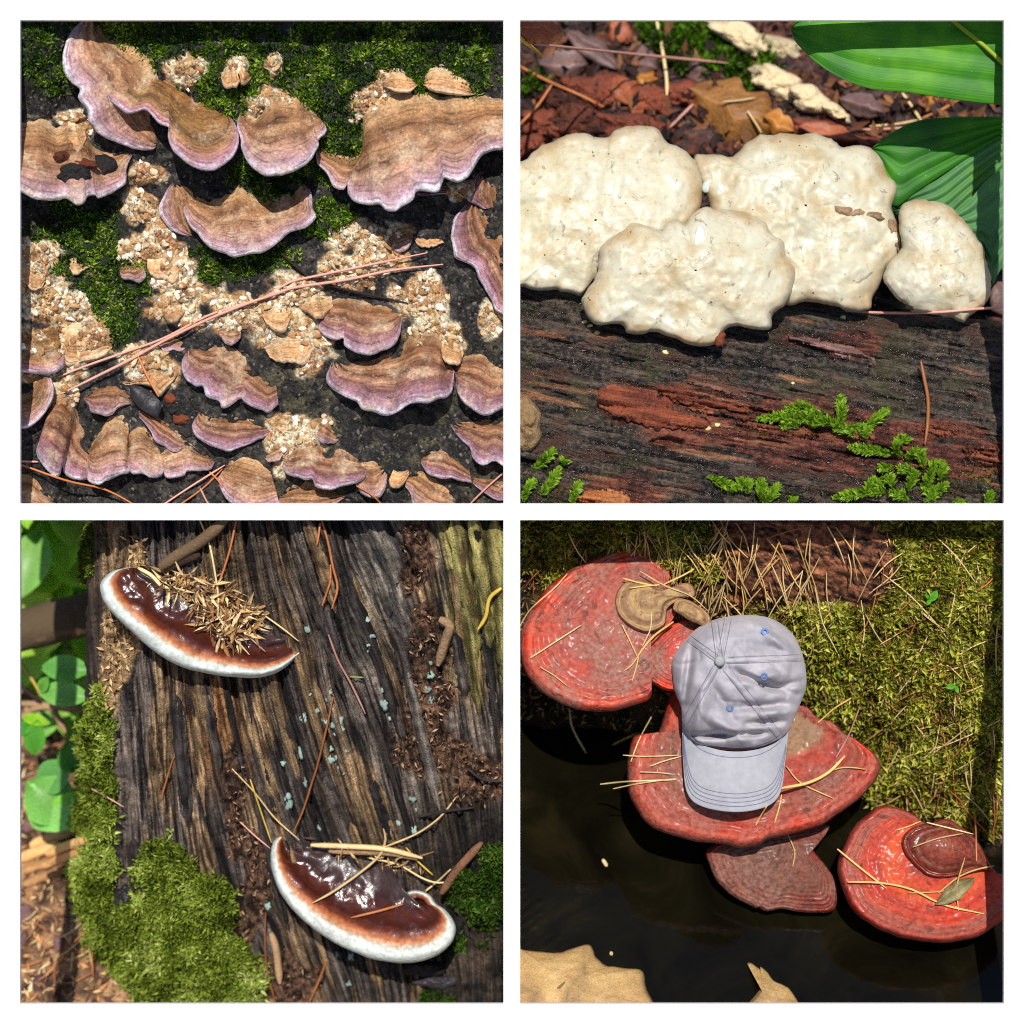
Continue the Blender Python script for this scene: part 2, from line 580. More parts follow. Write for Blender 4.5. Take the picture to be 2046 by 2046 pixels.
CRUST1 = [(70, 300, 70, 90), (160, 240, 60, 40), (370, 145, 55, 50), (475, 135, 30, 30), (545, 130, 25, 35), (540, 215, 60, 60), (760, 220, 60, 90),
          (300, 350, 60, 30), (280, 420, 40, 60), (300, 490, 60, 60), (70, 520, 70, 60), (110, 600, 90, 90), (170, 680, 80, 70), (80, 700, 70, 80),
          (340, 540, 60, 70), (350, 620, 80, 60), (460, 620, 70, 50), (560, 640, 80, 70), (620, 680, 60, 80), (600, 590, 90, 50), (700, 540, 80, 60),
          (700, 470, 60, 60), (760, 500, 90, 70), (840, 600, 80, 60), (860, 660, 50, 60), (320, 740, 70, 40), (290, 720, 60, 50), (120, 800, 40, 60),
          (580, 850, 60, 40), (620, 870, 60, 50), (560, 900, 40, 60), (900, 680, 40, 50), (980, 640, 40, 60), (930, 380, 40, 30)]

def crust1(X, Y):
    return blob_mask(X, Y, CRUST1, 4, .62, .024) - .16

MOSS1 = [(300, 60, 320, 110), (650, 150, 330, 160), (560, 330, 120, 90), (150, 480, 150, 90), (220, 590, 110, 120), (480, 520, 140, 60), (80, 110, 90, 120),
         (700, 260, 100, 90), (880, 120, 150, 110), (640, 440, 90, 60)]

def moss1(X, Y):
    return blob_mask(X, Y, MOSS1, 5, .6, .02) - .12 - 1.2 * sm(.05, .35, crust1(X, Y))

def col1(X, Y, W):
    n1 = fbm(X * .04, Y * .04, 6, 5); n2 = fbm(X * .15, Y * .15, 7, 3)
    bark = lerp(H(14, 13, 12), H(88, 82, 76), sm(.46, .72, n1) * .45 + .55 * sm(.5, .8, fbm(X * .22, Y * .22, 3, 3)))
    bark = lerp(bark, H(30, 44, 14), sm(-.1, .3, moss1(X, Y)) * .8)
    low = sm(640, 760, Y) * sm(480, 560, X)
    bark = lerp(bark, H(84, 78, 50), low * sm(.4, .7, n1) * .6)
    cr = lerp(H(186, 146, 100), H(226, 212, 180), sm(.35, .62, fbm(X * .06, Y * .06, 2, 4)))
    cr = lerp(cr, H(164, 112, 70), sm(.56, .72, fbm(X * .03, Y * .03, 1, 4)) * .9)
    return {'col': lerp(bark, cr, sm(-.02, .16, crust1(X, Y)))}

BARK1 = tinted('mossy_bark', .6, .45, 300., 110., 1., .006, contrast=(.25, 1.8))
log1 = heightfield('log', np.arange(6, 1024, 2.6), np.arange(6, 1024, 2.6), S1, BARK1, col1, .27)
tag(log1, 'dark mossy log face crusted with cream mycelium behind the banded fungi', 'log')

def bracket_mat(name, stops, speck=.5, rough=.72, wob=.12, hue=0.):
    m, nt, b = mat_new(name)
    P = pos(nt)
    r = attr(nt, 'ring', 2)
    al = attr(nt, 'along', 2)
    cv = nd(nt, 'CombineXYZ', {0: math_(nt, 'MULTIPLY', al, 60.), 1: math_(nt, 'MULTIPLY', r, 3.)})
    wn = noise(nt, cv.outputs[0], 1., 4)
    wn2 = noise(nt, P, 90., 4)
    rr = math_(nt, 'ADD', r, math_(nt, 'MULTIPLY', math_(nt, 'SUBTRACT', wn, .5), wob))
    rr = math_(nt, 'ADD', rr, math_(nt, 'MULTIPLY', math_(nt, 'SUBTRACT', wn2, .5), wob * .8))
    rr = math_(nt, 'DIVIDE', rr, 1.3)
    oi = nd(nt, 'ObjectInfo').outputs['Random']
    c = ramp(nt, rr, [(p / 1.3, H(*cc)) for p, cc in stops])
    # fine concentric zones
    cv2 = nd(nt, 'CombineXYZ', {0: math_(nt, 'MULTIPLY', al, 14.), 1: math_(nt, 'MULTIPLY', r, 26.), 2: math_(nt, 'MULTIPLY', oi, 30.)})
    zn = noise(nt, cv2.outputs[0], 1., 3)
    c = mixc(nt, 1., c, ramp(nt, zn, [(.34, .45), (.46, .92), (.7, 1.15)]), 'MULTIPLY')
    c = mixc(nt, 1., c, ramp(nt, noise(nt, P, 38., 5), [(.3, .6), (.7, 1.25)]), 'MULTIPLY')
    c = mixc(nt, math_(nt, 'MULTIPLY', ramp(nt, noise(nt, P, 24., 6, .7), [(.52, 0.), (.68, 1.)]), .55), c, H(232, 206, 172))
    c = mixc(nt, math_(nt, 'MULTIPLY', ramp(nt, noise(nt, P, 17., 6, .7, .4), [(.56, 0.), (.70, 1.)]), .6), c, H(96, 62, 40))
    # specks
    vo = nd(nt, 'TexVoronoi', {'Vector': P, 'Scale': 210.})
    sp = math_(nt, 'LESS_THAN', vo.outputs['Distance'], .16)
    spm = math_(nt, 'MULTIPLY', sp, math_(nt, 'GREATER_THAN', noise(nt, P, 55., 2), .5))
    c = mixc(nt, math_(nt, 'MULTIPLY', spm, speck), c, H(70, 44, 30))
    vo2 = nd(nt, 'TexVoronoi', {'Vector': P, 'Scale': 160.})
    sp2 = math_(nt, 'LESS_THAN', vo2.outputs['Distance'], .11)
    c = mixc(nt, math_(nt, 'MULTIPLY', sp2, speck * .8), c, H(250, 240, 225))
    c = mixc(nt, 1., c, ramp(nt, noise(nt, P, 240., 5, .7), [(.3, .5), (.68, 1.3)]), 'MULTIPLY')
    setb(nt, b, color=c, rough=rough, spec=.3)
    n1 = bump(nt, b, zn, .55, .0022)
    bump(nt, b, noise(nt, P, 260., 5), .8, .0022, n1)
    return m

TAN = bracket_mat('tan_bracket', [(0, (206, 172, 128)), (.2, (184, 138, 94)), (.36, (138, 94, 62)), (.46, (190, 144, 104)), (.58, (152, 106, 78)),
                                  (.68, (196, 150, 124)), (.82, (182, 140, 138)), (.92, (204, 172, 184)), (.975, (250, 244, 250)), (1.08, (236, 218, 230)), (1.3, (130, 100, 106))])
MAUVE = bracket_mat('mauve_bracket', [(0, (204, 166, 122)), (.2, (140, 92, 58)), (.34, (178, 130, 94)), (.46, (108, 66, 50)), (.56, (182, 138, 108)),
                                      (.66, (142, 94, 88)), (.8, (166, 122, 130)), (.92, (184, 148, 166)), (.975, (246, 238, 248)), (1.08, (226, 206, 222)), (1.3, (124, 94, 106))])
OCHRE = bracket_mat('ochre_bracket', [(0, (176, 124, 70)), (.25, (132, 92, 50)), (.45, (160, 116, 66)), (.58, (104, 78, 52)), (.7, (168, 122, 78)),
                                      (.8, (196, 140, 122)), (.9, (190, 140, 156)), (.98, (238, 220, 236)), (1.08, (220, 196, 214)), (1.3, (140, 100, 110))])
PALE = bracket_mat('pale_flap', [(0, (244, 226, 186)), (.4, (226, 180, 128)), (.75, (214, 158, 108)), (.95, (238, 206, 166)), (1.05, (246, 230, 205)), (1.3, (190, 150, 110))], .4)

def br(label, attach, margin, mat, group=None, cat='bracket fungus', name='bracket_fungus', **kw):
    kw.setdefault('seed', random.randint(0, 99))
    o = shelf(name, attach, margin, mat, S1, **kw)
    return tag(o, label, cat, group)

br('tall pinkish brown bracket curling down from the top edge of the mossy log',
   cA((660, 40), (800, 150), (960, 230), (1060, 310), (1110, 420), (1150, 520), (1110, 700), (1105, 880), (1105, 965)),
   cA((520, 40), (440, 120), (390, 210), (368, 310), (375, 420), (430, 520), (500, 575), (490, 640), (560, 740), (570, 830), (680, 940), (800, 990), (930, 1035), (1060, 1040), (1105, 985)), TAN, tilt=.36, n=120)
br('long ochre bracket draped over the tall pinkish one',
   cA((815, 285), (860, 400), (1000, 450), (1150, 490), (1300, 580), (1420, 640), (1500, 690), (1580, 740), (1620, 760)),
   cA((790, 275), (700, 310), (665, 420), (690, 515), (745, 530), (690, 580), (720, 655), (790, 700), (870, 760), (990, 735), (1050, 770), (1110, 840), (1190, 870), (1180, 940), (1215, 1040), (1270, 1100), (1380, 1180), (1500, 1200), (1600, 1170), (1690, 1090), (1730, 985), (1710, 860), (1640, 760)),
   OCHRE, tilt=.55, n=140, bow=.02)
br('half round tan bracket with a pointed pale top beside the long ochre one',
   cB((-110, 750), (20, 790), (100, 690), (160, 560), (210, 545), (300, 590), (400, 680), (495, 790)),
   cB((-120, 755), (-140, 850), (-112, 960), (-105, 1030), (-60, 1140), (0, 1200), (80, 1240), (210, 1240), (330, 1190), (430, 1120), (490, 1010), (485, 970), (545, 920), (550, 870), (505, 800)), TAN)
br('widest tan bracket with scalloped lilac rim and dusty brown top',
   cB((480, 1010), (620, 1060), (800, 1060), (850, 940), (830, 780), (900, 660), (1060, 600), (1280, 560), (1500, 590), (1700, 600), (1960, 620)),
   cB((468, 1050), (480, 1150), (560, 1240), (600, 1320), (680, 1350), (708, 1310), (720, 1390), (780, 1450), (880, 1465), (960, 1460), (1010, 1510), (1080, 1515), (1130, 1480), (1220, 1430), (1252, 1360), (1400, 1368), (1450, 1290), (1462, 1260), (1560, 1290), (1650, 1240), (1740, 1100), (1830, 1050), (1920, 1030), (1975, 960)),
   TAN, n=150, m=30, tilt=.5)
br('thin lilac bracket edge showing beneath the widest tan bracket',
   cB((1240, 1310), (1400, 1300), (1600, 1290)), cB((1250, 1395), (1330, 1395), (1430, 1385), (1500, 1385), (1590, 1350)), MAUVE, n=40, tilt=.4)
br('small rounded buff flap above the dusty top of the widest bracket',
   cB((990, 520), (1030, 400), (1130, 400), (1240, 490)), cB((985, 545), (1075, 590), (1130, 602), (1190, 600), (1255, 540)), PALE, n=48, name='fungus_flap', tilt=.8)
br('ruffled orange buff flap behind the widest bracket',
   cB((1285, 500), (1340, 370), (1490, 370), (1620, 460), (1725, 580)), cB((1290, 540), (1370, 595), (1500, 610), (1620, 625), (1730, 615)), PALE, n=60, name='fungus_flap', tilt=.6)
br('torn tan bracket with a dark rotted hollow at the left log edge',
   cA((0, 830), (200, 780), (330, 850), (420, 800), (520, 830), (600, 1000), (750, 1050), (905, 1035)),
   cA((-40, 1310), (80, 1380), (180, 1430), (330, 1430), (400, 1420), (480, 1472), (540, 1440), (560, 1400), (620, 1390), (645, 1412), (760, 1370), (850, 1300), (865, 1170), (925, 1045)), TAN, n=110)
br('thin tan side lobe tucked beside the broad crescent bracket',
   cA((1225, 1285), (1390, 1350), (1400, 1500), (1380, 1690)), cA((1215, 1290), (1150, 1390), (1110, 1500), (1140, 1580), (1220, 1670), (1310, 1702), (1370, 1700)), TAN, n=50, tilt=.5)
br('broad crescent bracket with violet rim hanging below the half round one',
   cA((1340, 1420), (1440, 1385), (1560, 1400), (1640, 1340), (1720, 1290), (1800, 1350)) + cB((60, 1400), (200, 1370), (350, 1295)),
   cA((1330, 1425), (1300, 1510), (1330, 1600), (1400, 1680), (1500, 1790), (1620, 1840), (1700, 1865), (1830, 1840)) + cB((60, 1830), (180, 1760), (260, 1680), (400, 1640), (470, 1560), (440, 1480), (440, 1380), (370, 1295)),
   TAN, n=120, tilt=.66)
br('small mauve bracket above the deep purple one at the divider',
   cB((1775, 1200), (1880, 1290), (1870, 1480)), cB((1760, 1190), (1690, 1260), (1640, 1360), (1636, 1430), (1690, 1460), (1760, 1500)), MAUVE, n=40, tilt=.5)
br('deep purple bracket cut off by the divider board',
   cB((1720, 1450), (1860, 1590), (1940, 1720), (2000, 1900)) + cD((2010, 250),),
   cB((1650, 1440), (1540, 1560), (1510, 1700), (1530, 1830)) + cD((1560, 30), (1690, 95), (1730, 200), (1780, 270), (1830, 350), (1850, 420), (1920, 470), (1990, 560)), MAUVE, n=90, tilt=.5)
br('mauve fan bracket with a dark brown band under the crossing twig',
   cD((490, 390), (560, 370), (640, 310), (800, 320), (1050, 390), (1110, 430)),
   cD((470, 410), (500, 500), (490, 580), (560, 640), (630, 655), (682, 640), (690, 700), (780, 755), (900, 770), (1000, 730), (1080, 690), (1120, 600), (1132, 500)), MAUVE, tilt=.7)
br('wide fluted mauve bracket below the fan with the dark band',
   cD((640, 810), (900, 780), (1080, 690), (1280, 580), (1430, 600), (1440, 780), (1500, 830)),
   cD((590, 825), (550, 930), (580, 1020), (680, 1090), (780, 1130), (820, 1180), (900, 1210), (1000, 1240), (1100, 1210), (1200, 1150), (1330, 1140), (1420, 1110), (1480, 1090), (1530, 1030), (1540, 900)), MAUVE, n=120)
br('ribbed mauve bracket beside the wide fluted one, cut by the divider',
   cD((1530, 850), (1610, 760), (1750, 740), (1850, 830), (2000, 900)), cD((1550, 960), (1560, 1060), (1600, 1130), (1700, 1210), (1800, 1240), (1900, 1190), (2000, 1130)), MAUVE)
br('brown and purple bracket with three frilled lobes under the long needles',
   cC((1350, 705), (1500, 690), (1700, 690), (1850, 850), (1930, 950), (2010, 960)), cC((1330, 735), (1285, 830), (1310, 940), (1390, 1010), (1450, 1010), (1480, 1090), (1570, 1120), (1600, 1180), (1670, 1160), (1740, 1110), (1790, 1150), (1900, 1195), (1960, 1215), (2035, 1150)), MAUVE, n=100, tilt=.5)
br('small brown fan bracket left of the black bark flake',
   cC((520, 1085), (650, 990), (780, 960), (880, 1050), (905, 1125)), cC((525, 1105), (570, 1160), (590, 1210), (700, 1240), (760, 1220), (800, 1175), (905, 1150)), MAUVE, n=60)
br('tall ribbed tan bracket at the left end of the frilled row',
   cC((240, 1270), (300, 1080), (400, 1040), (490, 1200), (585, 1480)), cC((215, 1400), (165, 1500), (190, 1580), (250, 1660), (310, 1717), (348, 1690), (364, 1630), (382, 1690), (450, 1730), (565, 1740)), MAUVE, n=80, tilt=.5)
br('fluted tan bracket second in the frilled row',
   cC((580, 1470), (680, 1300), (760, 1210), (880, 1250), (860, 1480)), cC((550, 1600), (560, 1735), (640, 1768), (700, 1750), (800, 1700), (885, 1680), (880, 1600)), TAN, n=70, tilt=.5)
br('orange tan bracket third in the frilled row',
   cC((850, 1470), (900, 1330), (1000, 1300), (1080, 1400), (1115, 1500)), cC((845, 1540), (890, 1680), (980, 1690), (1050, 1722), (1140, 1700), (1155, 1620)), TAN, n=70, tilt=.55)
br('pinkish bracket at the right end of the frilled row',
   cC((1110, 1500), (1200, 1400), (1300, 1370), (1420, 1480), (1510, 1560)), cC((1140, 1620), (1158, 1710), (1220, 1727), (1310, 1700), (1330, 1670), (1450, 1670), (1520, 1645), (1542, 1600)), TAN, n=70, tilt=.55)
br('small frosted brown bracket lying over the frilled row',
   cC((955, 1170), (1060, 1220), (1200, 1290), (1310, 1390), (1335, 1450)), cC((960, 1250), (1040, 1350), (1080, 1430), (1150, 1470), (1200, 1512), (1260, 1517), (1325, 1470)), MAUVE, n=60, tilt=.95, w0=None)
br('dusty rose bracket below the brown and purple three lobed one',
   cC((1430, 1205), (1560, 1240), (1750, 1220), (1932, 1290), (1960, 1310)), cC((1390, 1260), (1368, 1320), (1400, 1400), (1480, 1460), (1560, 1490), (1650, 1517), (1730, 1490), (1850, 1440), (1932, 1400), (1990, 1370)), MAUVE, n=70)
br('domed rose brown bracket standing over two paler lobes at the log foot',
   cD((240, 1560), (320, 1480), (480, 1450), (640, 1470), (760, 1530), (835, 1620)), cD((203, 1620), (240, 1690), (320, 1712), (390, 1740), (440, 1732), (470, 1790), (580, 1812), (660, 1790), (760, 1770), (850, 1720), (860, 1650)), MAUVE, n=90, tilt=.9)
br('pale pink lobe behind the domed rose brown bracket',
   cD((780, 1570), (900, 1570), (960, 1600)), cD((770, 1760), (830, 1850), (940, 1880), (1005, 1810), (1022, 1710)), TAN, n=50, tilt=.5)
br('pink lobe half hidden under the domed rose brown bracket',
   cD((190, 1840), (300, 1740), (500, 1740), (690, 1830)), cD((180, 1930), (300, 2010), (500, 2020), (690, 1880)), TAN, n=50, tilt=.5)
br('orange and lilac bracket beside the pink lobe at the log foot',
   cC((1630, 1620), (1700, 1540), (1850, 1550)) + cD((110, 1640),), cC((1560, 1730), (1600, 1840), (1700, 1950), (1800, 2010)) + cD((60, 2010), (190, 1930)), TAN, n=60, tilt=.6)
br('brown bracket with dark curled tip cut by the divider near the log foot',
   cD((1515, 1275), (1620, 1270), (1800, 1230), (2000, 1250)), cD((1505, 1310), (1560, 1400), (1650, 1480), (1680, 1570), (1760, 1627), (1850, 1590), (1930, 1640), (2010, 1600)), MAUVE, n=70)
br('short purple bracket folded over near the log foot',
   cD((1290, 1550), (1420, 1470), (1530, 1530), (1650, 1640)), cD((1280, 1600), (1330, 1690), (1420, 1722), (1500, 1720), (1580, 1740), (1670, 1755)), MAUVE, n=60, tilt=.9)
br('shaded orange bracket beneath the short folded purple one',
   cD((1180, 1680), (1300, 1640), (1500, 1790), (1545, 1880)), cD((1155, 1790), (1200, 1850), (1220, 1930), (1350, 2010), (1560, 1990)), TAN, n=60, tilt=.5)
br('little white and pink lobe standing alone near the log foot',
   cD((1080, 1625), (1180, 1635)), cD((1028, 1740), (1050, 1805), (1130, 1790), (1190, 1690)), PALE, n=30, tilt=.7)
br('mauve bracket under a slanting needle in the log foot corner',
   cD((1690, 1700), (1850, 1700), (2000, 1750)), cD((1680, 1760), (1750, 1830), (1850, 1890), (2000, 1900)), MAUVE, n=50, tilt=.6)
br('pale lilac ringed bracket with a small hole at the left edge',
   cC((-60, 1060), (90, 1040), (120, 980), (170, 930)), cC((-60, 1330), (60, 1335), (150, 1300), (260, 1180), (305, 1070), (280, 950)), TAN, n=60, tilt=.8)
br('reddish brown ribbed bracket above the pale lilac ringed one',
   cC((-40, 590), (150, 560), (280, 540), (370, 620)), cC((-40, 880), (100, 910), (200, 922), (300, 912), (378, 850), (382, 700)), OCHRE, n=60, tilt=.5)
br('brown bracket in the bottom left corner of the mossy log',
   cC((-30, 1690), (120, 1670), (220, 1790), (300, 1880)), cC((-40, 1980), (60, 1990), (180, 2010), (330, 2000)), TAN, n=50, tilt=.5)
br('cream lobed flap under the crossed needles',
   cC((800, 960), (1000, 880), (1060, 790), (1200, 790), (1250, 900)), cC((810, 975), (860, 1010), (960, 1000), (1060, 1020), (1110, 1090), (1200, 1010), (1252, 930)), PALE, n=60, tilt=.4, name='fungus_flap')
br('cream crusty flap with a white frilled top edge between the needles and the left bracket',
   cC((350, 520), (480, 490), (600, 540), (720, 560), (800, 600)), cC((370, 700), (390, 850), (500, 840), (700, 780), (780, 690)), PALE, n=60, tilt=.25, name='fungus_flap')
FLAB = ['ragged tan flap in the moss left of the broad crescent bracket', 'dark topped tan flap pair piece beside the ragged flap', 'smooth tan flap on the cream crust at the moss edge', 'brown flap on the cream crust by the left edge', 'tan flap under the long needles below the crescent bracket', 'tan flap just left of the mauve fan bracket', 'cream tongue between the wide fluted and the ribbed bracket', 'pale flap in shade under the widest bracket', 'thin orange flap at the end of the upper long needle', 'brown dome flap above the rotted hollow', 'left of two small flaps in the top moss', 'right of two small flaps in the top moss', 'tiny orange flap above the half round bracket', 'lobed tan flap just under the crossing needles', 'round tan flap above the three lobed bracket', 'cream frilled flap right of the three lobed bracket', 'cream flap above the dusty rose bracket', 'cream tongue above the domed rose brown bracket', 'white flap beside the orange and lilac bracket', 'tan flap on the cream crust below the moss patch']
for lb_, (a, m_) in zip(FLAB, ((cC((810, 90), (850, 50), (940, 60)), cC((808, 130), (830, 190), (900, 190), (945, 215), (1010, 170), (1000, 100))),
              (cC((1020, 20), (1120, -10), (1250, 60)), cC((1020, 100), (1060, 170), (1110, 195), (1160, 185), (1215, 230), (1260, 190), (1265, 110))),
              (cC((400, 30), (470, 0), (560, 30)), cC((410, 70), (440, 140), (490, 152), (540, 120), (585, 85))),
              (cC((-30, 30), (120, 60), (230, 150)), cC((-30, 190), (70, 200), (120, 270), (190, 270), (235, 210))),
              (cD((20, 400), (130, 380), (275, 390)), cD((40, 440), (80, 520), (150, 580), (230, 585), (275, 480))),
              (cD((330, 390), (440, 290), (590, 300)), cD((340, 400), (400, 440), (470, 490), (540, 470), (600, 400))),
              (cD((1440, 650), (1500, 620), (1600, 700)), cD((1435, 740), (1450, 810), (1520, 850), (1580, 840), (1610, 770))),
              (cB((1050, 1690), (1130, 1640), (1210, 1660)), cB((1055, 1750), (1080, 1830), (1140, 1830), (1200, 1780), (1220, 1710))),
              (cB((1230, 1680), (1330, 1660), (1400, 1690)), cB((1230, 1740), (1270, 1790), (1370, 1790), (1465, 1765))),
              (cA((330, 880), (420, 810), (520, 850)), cA((330, 960), (380, 1040), (420, 1090), (510, 1060), (555, 960))),
              (cA((1600, 420), (1660, 370), (1700, 400)), cA((1590, 480), (1620, 560), (1700, 560), (1740, 520))),
              (cA((1690, 385), (1760, 380), (1820, 430)), cA((1690, 410), (1730, 460), (1750, 545), (1800, 520), (1830, 470))),
              (cB((40, 350), (120, 320), (190, 340)), cB((60, 400), (100, 430), (130, 450), (180, 420), (200, 370))),
              (cC((1120, 640), (1200, 570), (1330, 620)), cC((1110, 700), (1160, 755), (1230, 730), (1290, 750), (1360, 690))),
              (cC((1580, 560), (1660, 530), (1750, 560)), cC((1580, 620), (1620, 680), (1690, 690), (1740, 640))),
              (cD((60, 700), (200, 590), (420, 600)), cD((120, 800), (200, 830), (300, 830), (360, 850), (425, 800), (430, 700))),
              (cD((180, 1300), (280, 1230), (350, 1270)), cD((160, 1320), (210, 1370), (290, 1390), (350, 1350))),
              (cD((430, 1260), (540, 1250), (640, 1400)), cD((450, 1380), (500, 1440), (600, 1450), (650, 1430))),
              (cD((80, 1540), (150, 1450), (210, 1480)), cD((70, 1560), (110, 1600), (180, 1580), (220, 1530))),
              (cC((1140, 400), (1230, 360), (1300, 390)), cC((1140, 460), (1190, 520), (1260, 500), (1310, 440))))):
    br(lb_, a, m_, PALE if random.random() < .6 else TAN, 'small flaps on the mossy log', name='fungus_flap', n=40, m=14, tilt=.6, scal=3.5, sf=.12, nb=3)

# moss: thousands of tiny pointed leaves on the bark
def moss_mesh(name, S, mask, box_, N, per, ln, wd, cols, mat, label, up=.5, seed=0, spread=.9, thr=0., parent=None):
    r = np.random.default_rng(seed)
    x = r.uniform(box_[0], box_[2], N); y = r.uniform(box_[1], box_[3], N)
    mk = mask(x, y)
    keep = mk > thr + r.random(N) * .25
    x, y, mk = x[keep], y[keep], mk[keep]
    w = S(x, y)
    p = PN(x, y, w + .001)
    n = len(x)
    P = np.repeat(p, per, 0) + r.normal(size=(n * per, 3)) * ln * .15
    D = BACK[None] * 1.0 + np.array([0, 0, 1.0])[None] * up + r.normal(size=(n * per, 3)) * spread
    hv = np.repeat(fbm(x * .03, y * .03, seed + 3, 3), per)
    L = ln * r.uniform(.6, 1.3, n * per) * (.7 + .6 * hv)
    V, F = leaves(P, D, L, L * wd)
    cidx = np.clip(hv + r.normal(size=n * per) * .16, 0, .999)
    cc = np.array([H(*c) for c in cols])
    f = cidx * (len(cc) - 1); i = f.astype(int); c = lerp(cc[i], cc[np.minimum(i + 1, len(cc) - 1)], f - i)
    c = c * r.uniform(.7, 1.2, n * per)[:, None]
    o = obj(name, V, F, mat, parent, {'col': np.repeat(c, 4, 0)}, False)
    return tag(o, label, None if parent else 'moss', None, 'stuff')

MOSSM = foliage('moss_leaf', .5, .3)
moss_mesh('moss', S1, moss1, (30, 30, 1010, 700), 19000, 5, .0075, .38, [(14, 26, 8), (34, 60, 12), (78, 116, 20), (140, 176, 40), (214, 226, 120)], MOSSM,
          'short dark green moss carpeting the log between the banded fungi', up=.4, seed=11)

def domes(name, x, y, S, r0, r1, cols, mat, seed, label, flat=.55, sink=.3):
    """many little rounded nodules on a surface, one mesh"""
    r = np.random.default_rng(seed)
    n = len(x)
    rad = r.uniform(r0, r1, n)
    a = np.linspace(0, 2 * math.pi, 8, endpoint=False)
    Vs = []
    w0 = S(x, y)
    el = r.uniform(.6, 1.5, n); ro = r.uniform(0, 3.14, n)
    for k, (rr, hh) in enumerate(((1.0, 0.), (.75, .65), (.35, .95))):
        jit = 1 + r.normal(size=(n, 8)) * .16
        dx = np.cos(a)[None] * rr * jit * rad[:, None] * el[:, None]; dy = np.sin(a)[None] * rr * jit * rad[:, None] / el[:, None]
        px = x[:, None] + (dx * np.cos(ro)[:, None] - dy * np.sin(ro)[:, None]) / K
        py = y[:, None] + (dx * np.sin(ro)[:, None] + dy * np.cos(ro)[:, None]) / K
        Vs.append(PN(px, py, (w0 + rad * sink)[:, None] - hh * rad[:, None] * flat + 0 * px))
    V = np.concatenate(Vs, 1)                      # n, 24, 3
    f = []
    for k in range(2):
        for j in range(8):
            f.append([k * 8 + j, (k + 1) * 8 + j, (k + 1) * 8 + (j + 1) % 8, k * 8 + (j + 1) % 8])
    f += [[16, 19, 18, 17], [16, 21, 20, 19], [16, 23, 22, 21]]
    f = np.array(f)
    F = (np.arange(n)[:, None, None] * 24 + f[None]).reshape(-1, 4)
    cc = np.array([H(*c) for c in cols]); c = cc[r.integers(0, len(cc), n)] * r.uniform(.75, 1.15, n)[:, None]
    o = obj(name, V.reshape(-1, 3), F, mat, None, {'col': np.repeat(c, 24, 0)}, True)
    return tag(o, label, 'crust', None, 'stuff')
_rr = np.random.default_rng(77)
_x = _rr.uniform(30, 1015, 9000); _y = _rr.uniform(60, 1010, 9000)
_k = crust1(_x, _y) > .05 + .25 * _rr.random(9000)
NOD = tinted('crust_nodule', .8, .25, 300., 90., .7, .003, contrast=(.6, 1.3))
domes('crust_nodules', _x[_k], _y[_k], S1, .0018, .0055, [(240, 226, 196), (214, 178, 128), (190, 142, 94), (250, 244, 228), (226, 202, 162), (172, 120, 80)], NOD, 3, 'cream and tan nodules of mycelium crust covering the mossy log')
_x = _rr.uniform(30, 1015, 7000); _y = _rr.uniform(40, 1010, 7000)
_k = (crust1(_x, _y) < -.05)
domes('bark_grains', _x[_k], _y[_k], S1, .0012, .0034, [(30, 28, 26), (58, 54, 50), (84, 78, 72), (20, 18, 18), (110, 104, 96)], NOD, 4, 'black and grey bark grains between moss and crust')
# rotted hollow, bark flake, twig and needles
ROT = plain('red_rot', H(98, 48, 26), .9, 160., .7, 1., bd=.004)
DARK = plain('dark_bark', H(42, 37, 36), .75, 180., .6, .9, bd=.004)
def lump(name, cx, cy, rx, ry, w, th, mat, seed, label=None, cat=None, parent=None, rough=.5, n=40, m=12, rot=0., solid=True, group=None, tiltw=0.):
    a = np.linspace(0, 2 * math.pi, 18, endpoint=False)
    rr = 1 + (fbm(np.cos(a) * 1.6 + 9, np.sin(a) * 1.6 + 9, seed, 3) - .5) * 2 * rough
    x0 = np.cos(a) * rx * rr; y0 = np.sin(a) * ry * rr
    out = np.c_[cx + x0 * math.cos(rot) - y0 * math.sin(rot), cy + x0 * math.sin(rot) + y0 * math.cos(rot)]
    wf = lambda px, py, t, aa: w - th * np.sqrt(np.clip(1.02 - t ** 2, 0, 1)) - th * .5 * (fbm(px * .09, py * .09, seed, 4) - .5) * 2 + tiltw * (py - cy) * K
    o = disc(name, (cx, cy), out, wf, mat, parent, n=n, m=m, th=.004, scal=1.5, rimd=.003, seed=seed, solid=solid)
    if label: tag(o, label, cat, group)
    return o
for i, (x, y, rx, ry, m_) in enumerate(((118, 318, 32, 18, ROT), (150, 345, 40, 22, DARK), (205, 335, 26, 26, DARK), (128, 312, 18, 12, ROT), (170, 328, 26, 12, ROT))):
    lump('rotted_crumb', x, y, rx, ry, hit(x, y) + .006, .012, m_, i + 3, 'crumbly dark red rot clogging the hollow of the torn tan bracket', 'rot', group='rot crumbs in the torn bracket')
FLK = plain('black_flake', H(52, 48, 52), .45, 90., .5, .7, .5, bd=.003)
w_ = hit(285, 800)
card('bark_flake', cC((880, 1000), (960, 1010), (1050, 1060), (1130, 1150), (1110, 1250)), cC((882, 1010), (900, 1100), (960, 1180), (1040, 1230), (1105, 1252)), FLK,
     lambda px, py, s, t: w_ - .012 + .004 * np.sin(s * 7) - .004 * np.sin(t * 3.1), th=.003, label='black pointed bark flake lying among the frilled brackets', cat='bark flake')
for i, (x, y) in enumerate(((345, 815), (362, 838), (372, 862), (340, 795))):
    lump('debris_crumb', x, y, 16, 12, hit(x, y) + .004, .010, ROT if i % 2 else DARK, i + 20, 'dark crumb of debris beside the black bark flake', 'debris', group='debris crumbs by the bark flake')
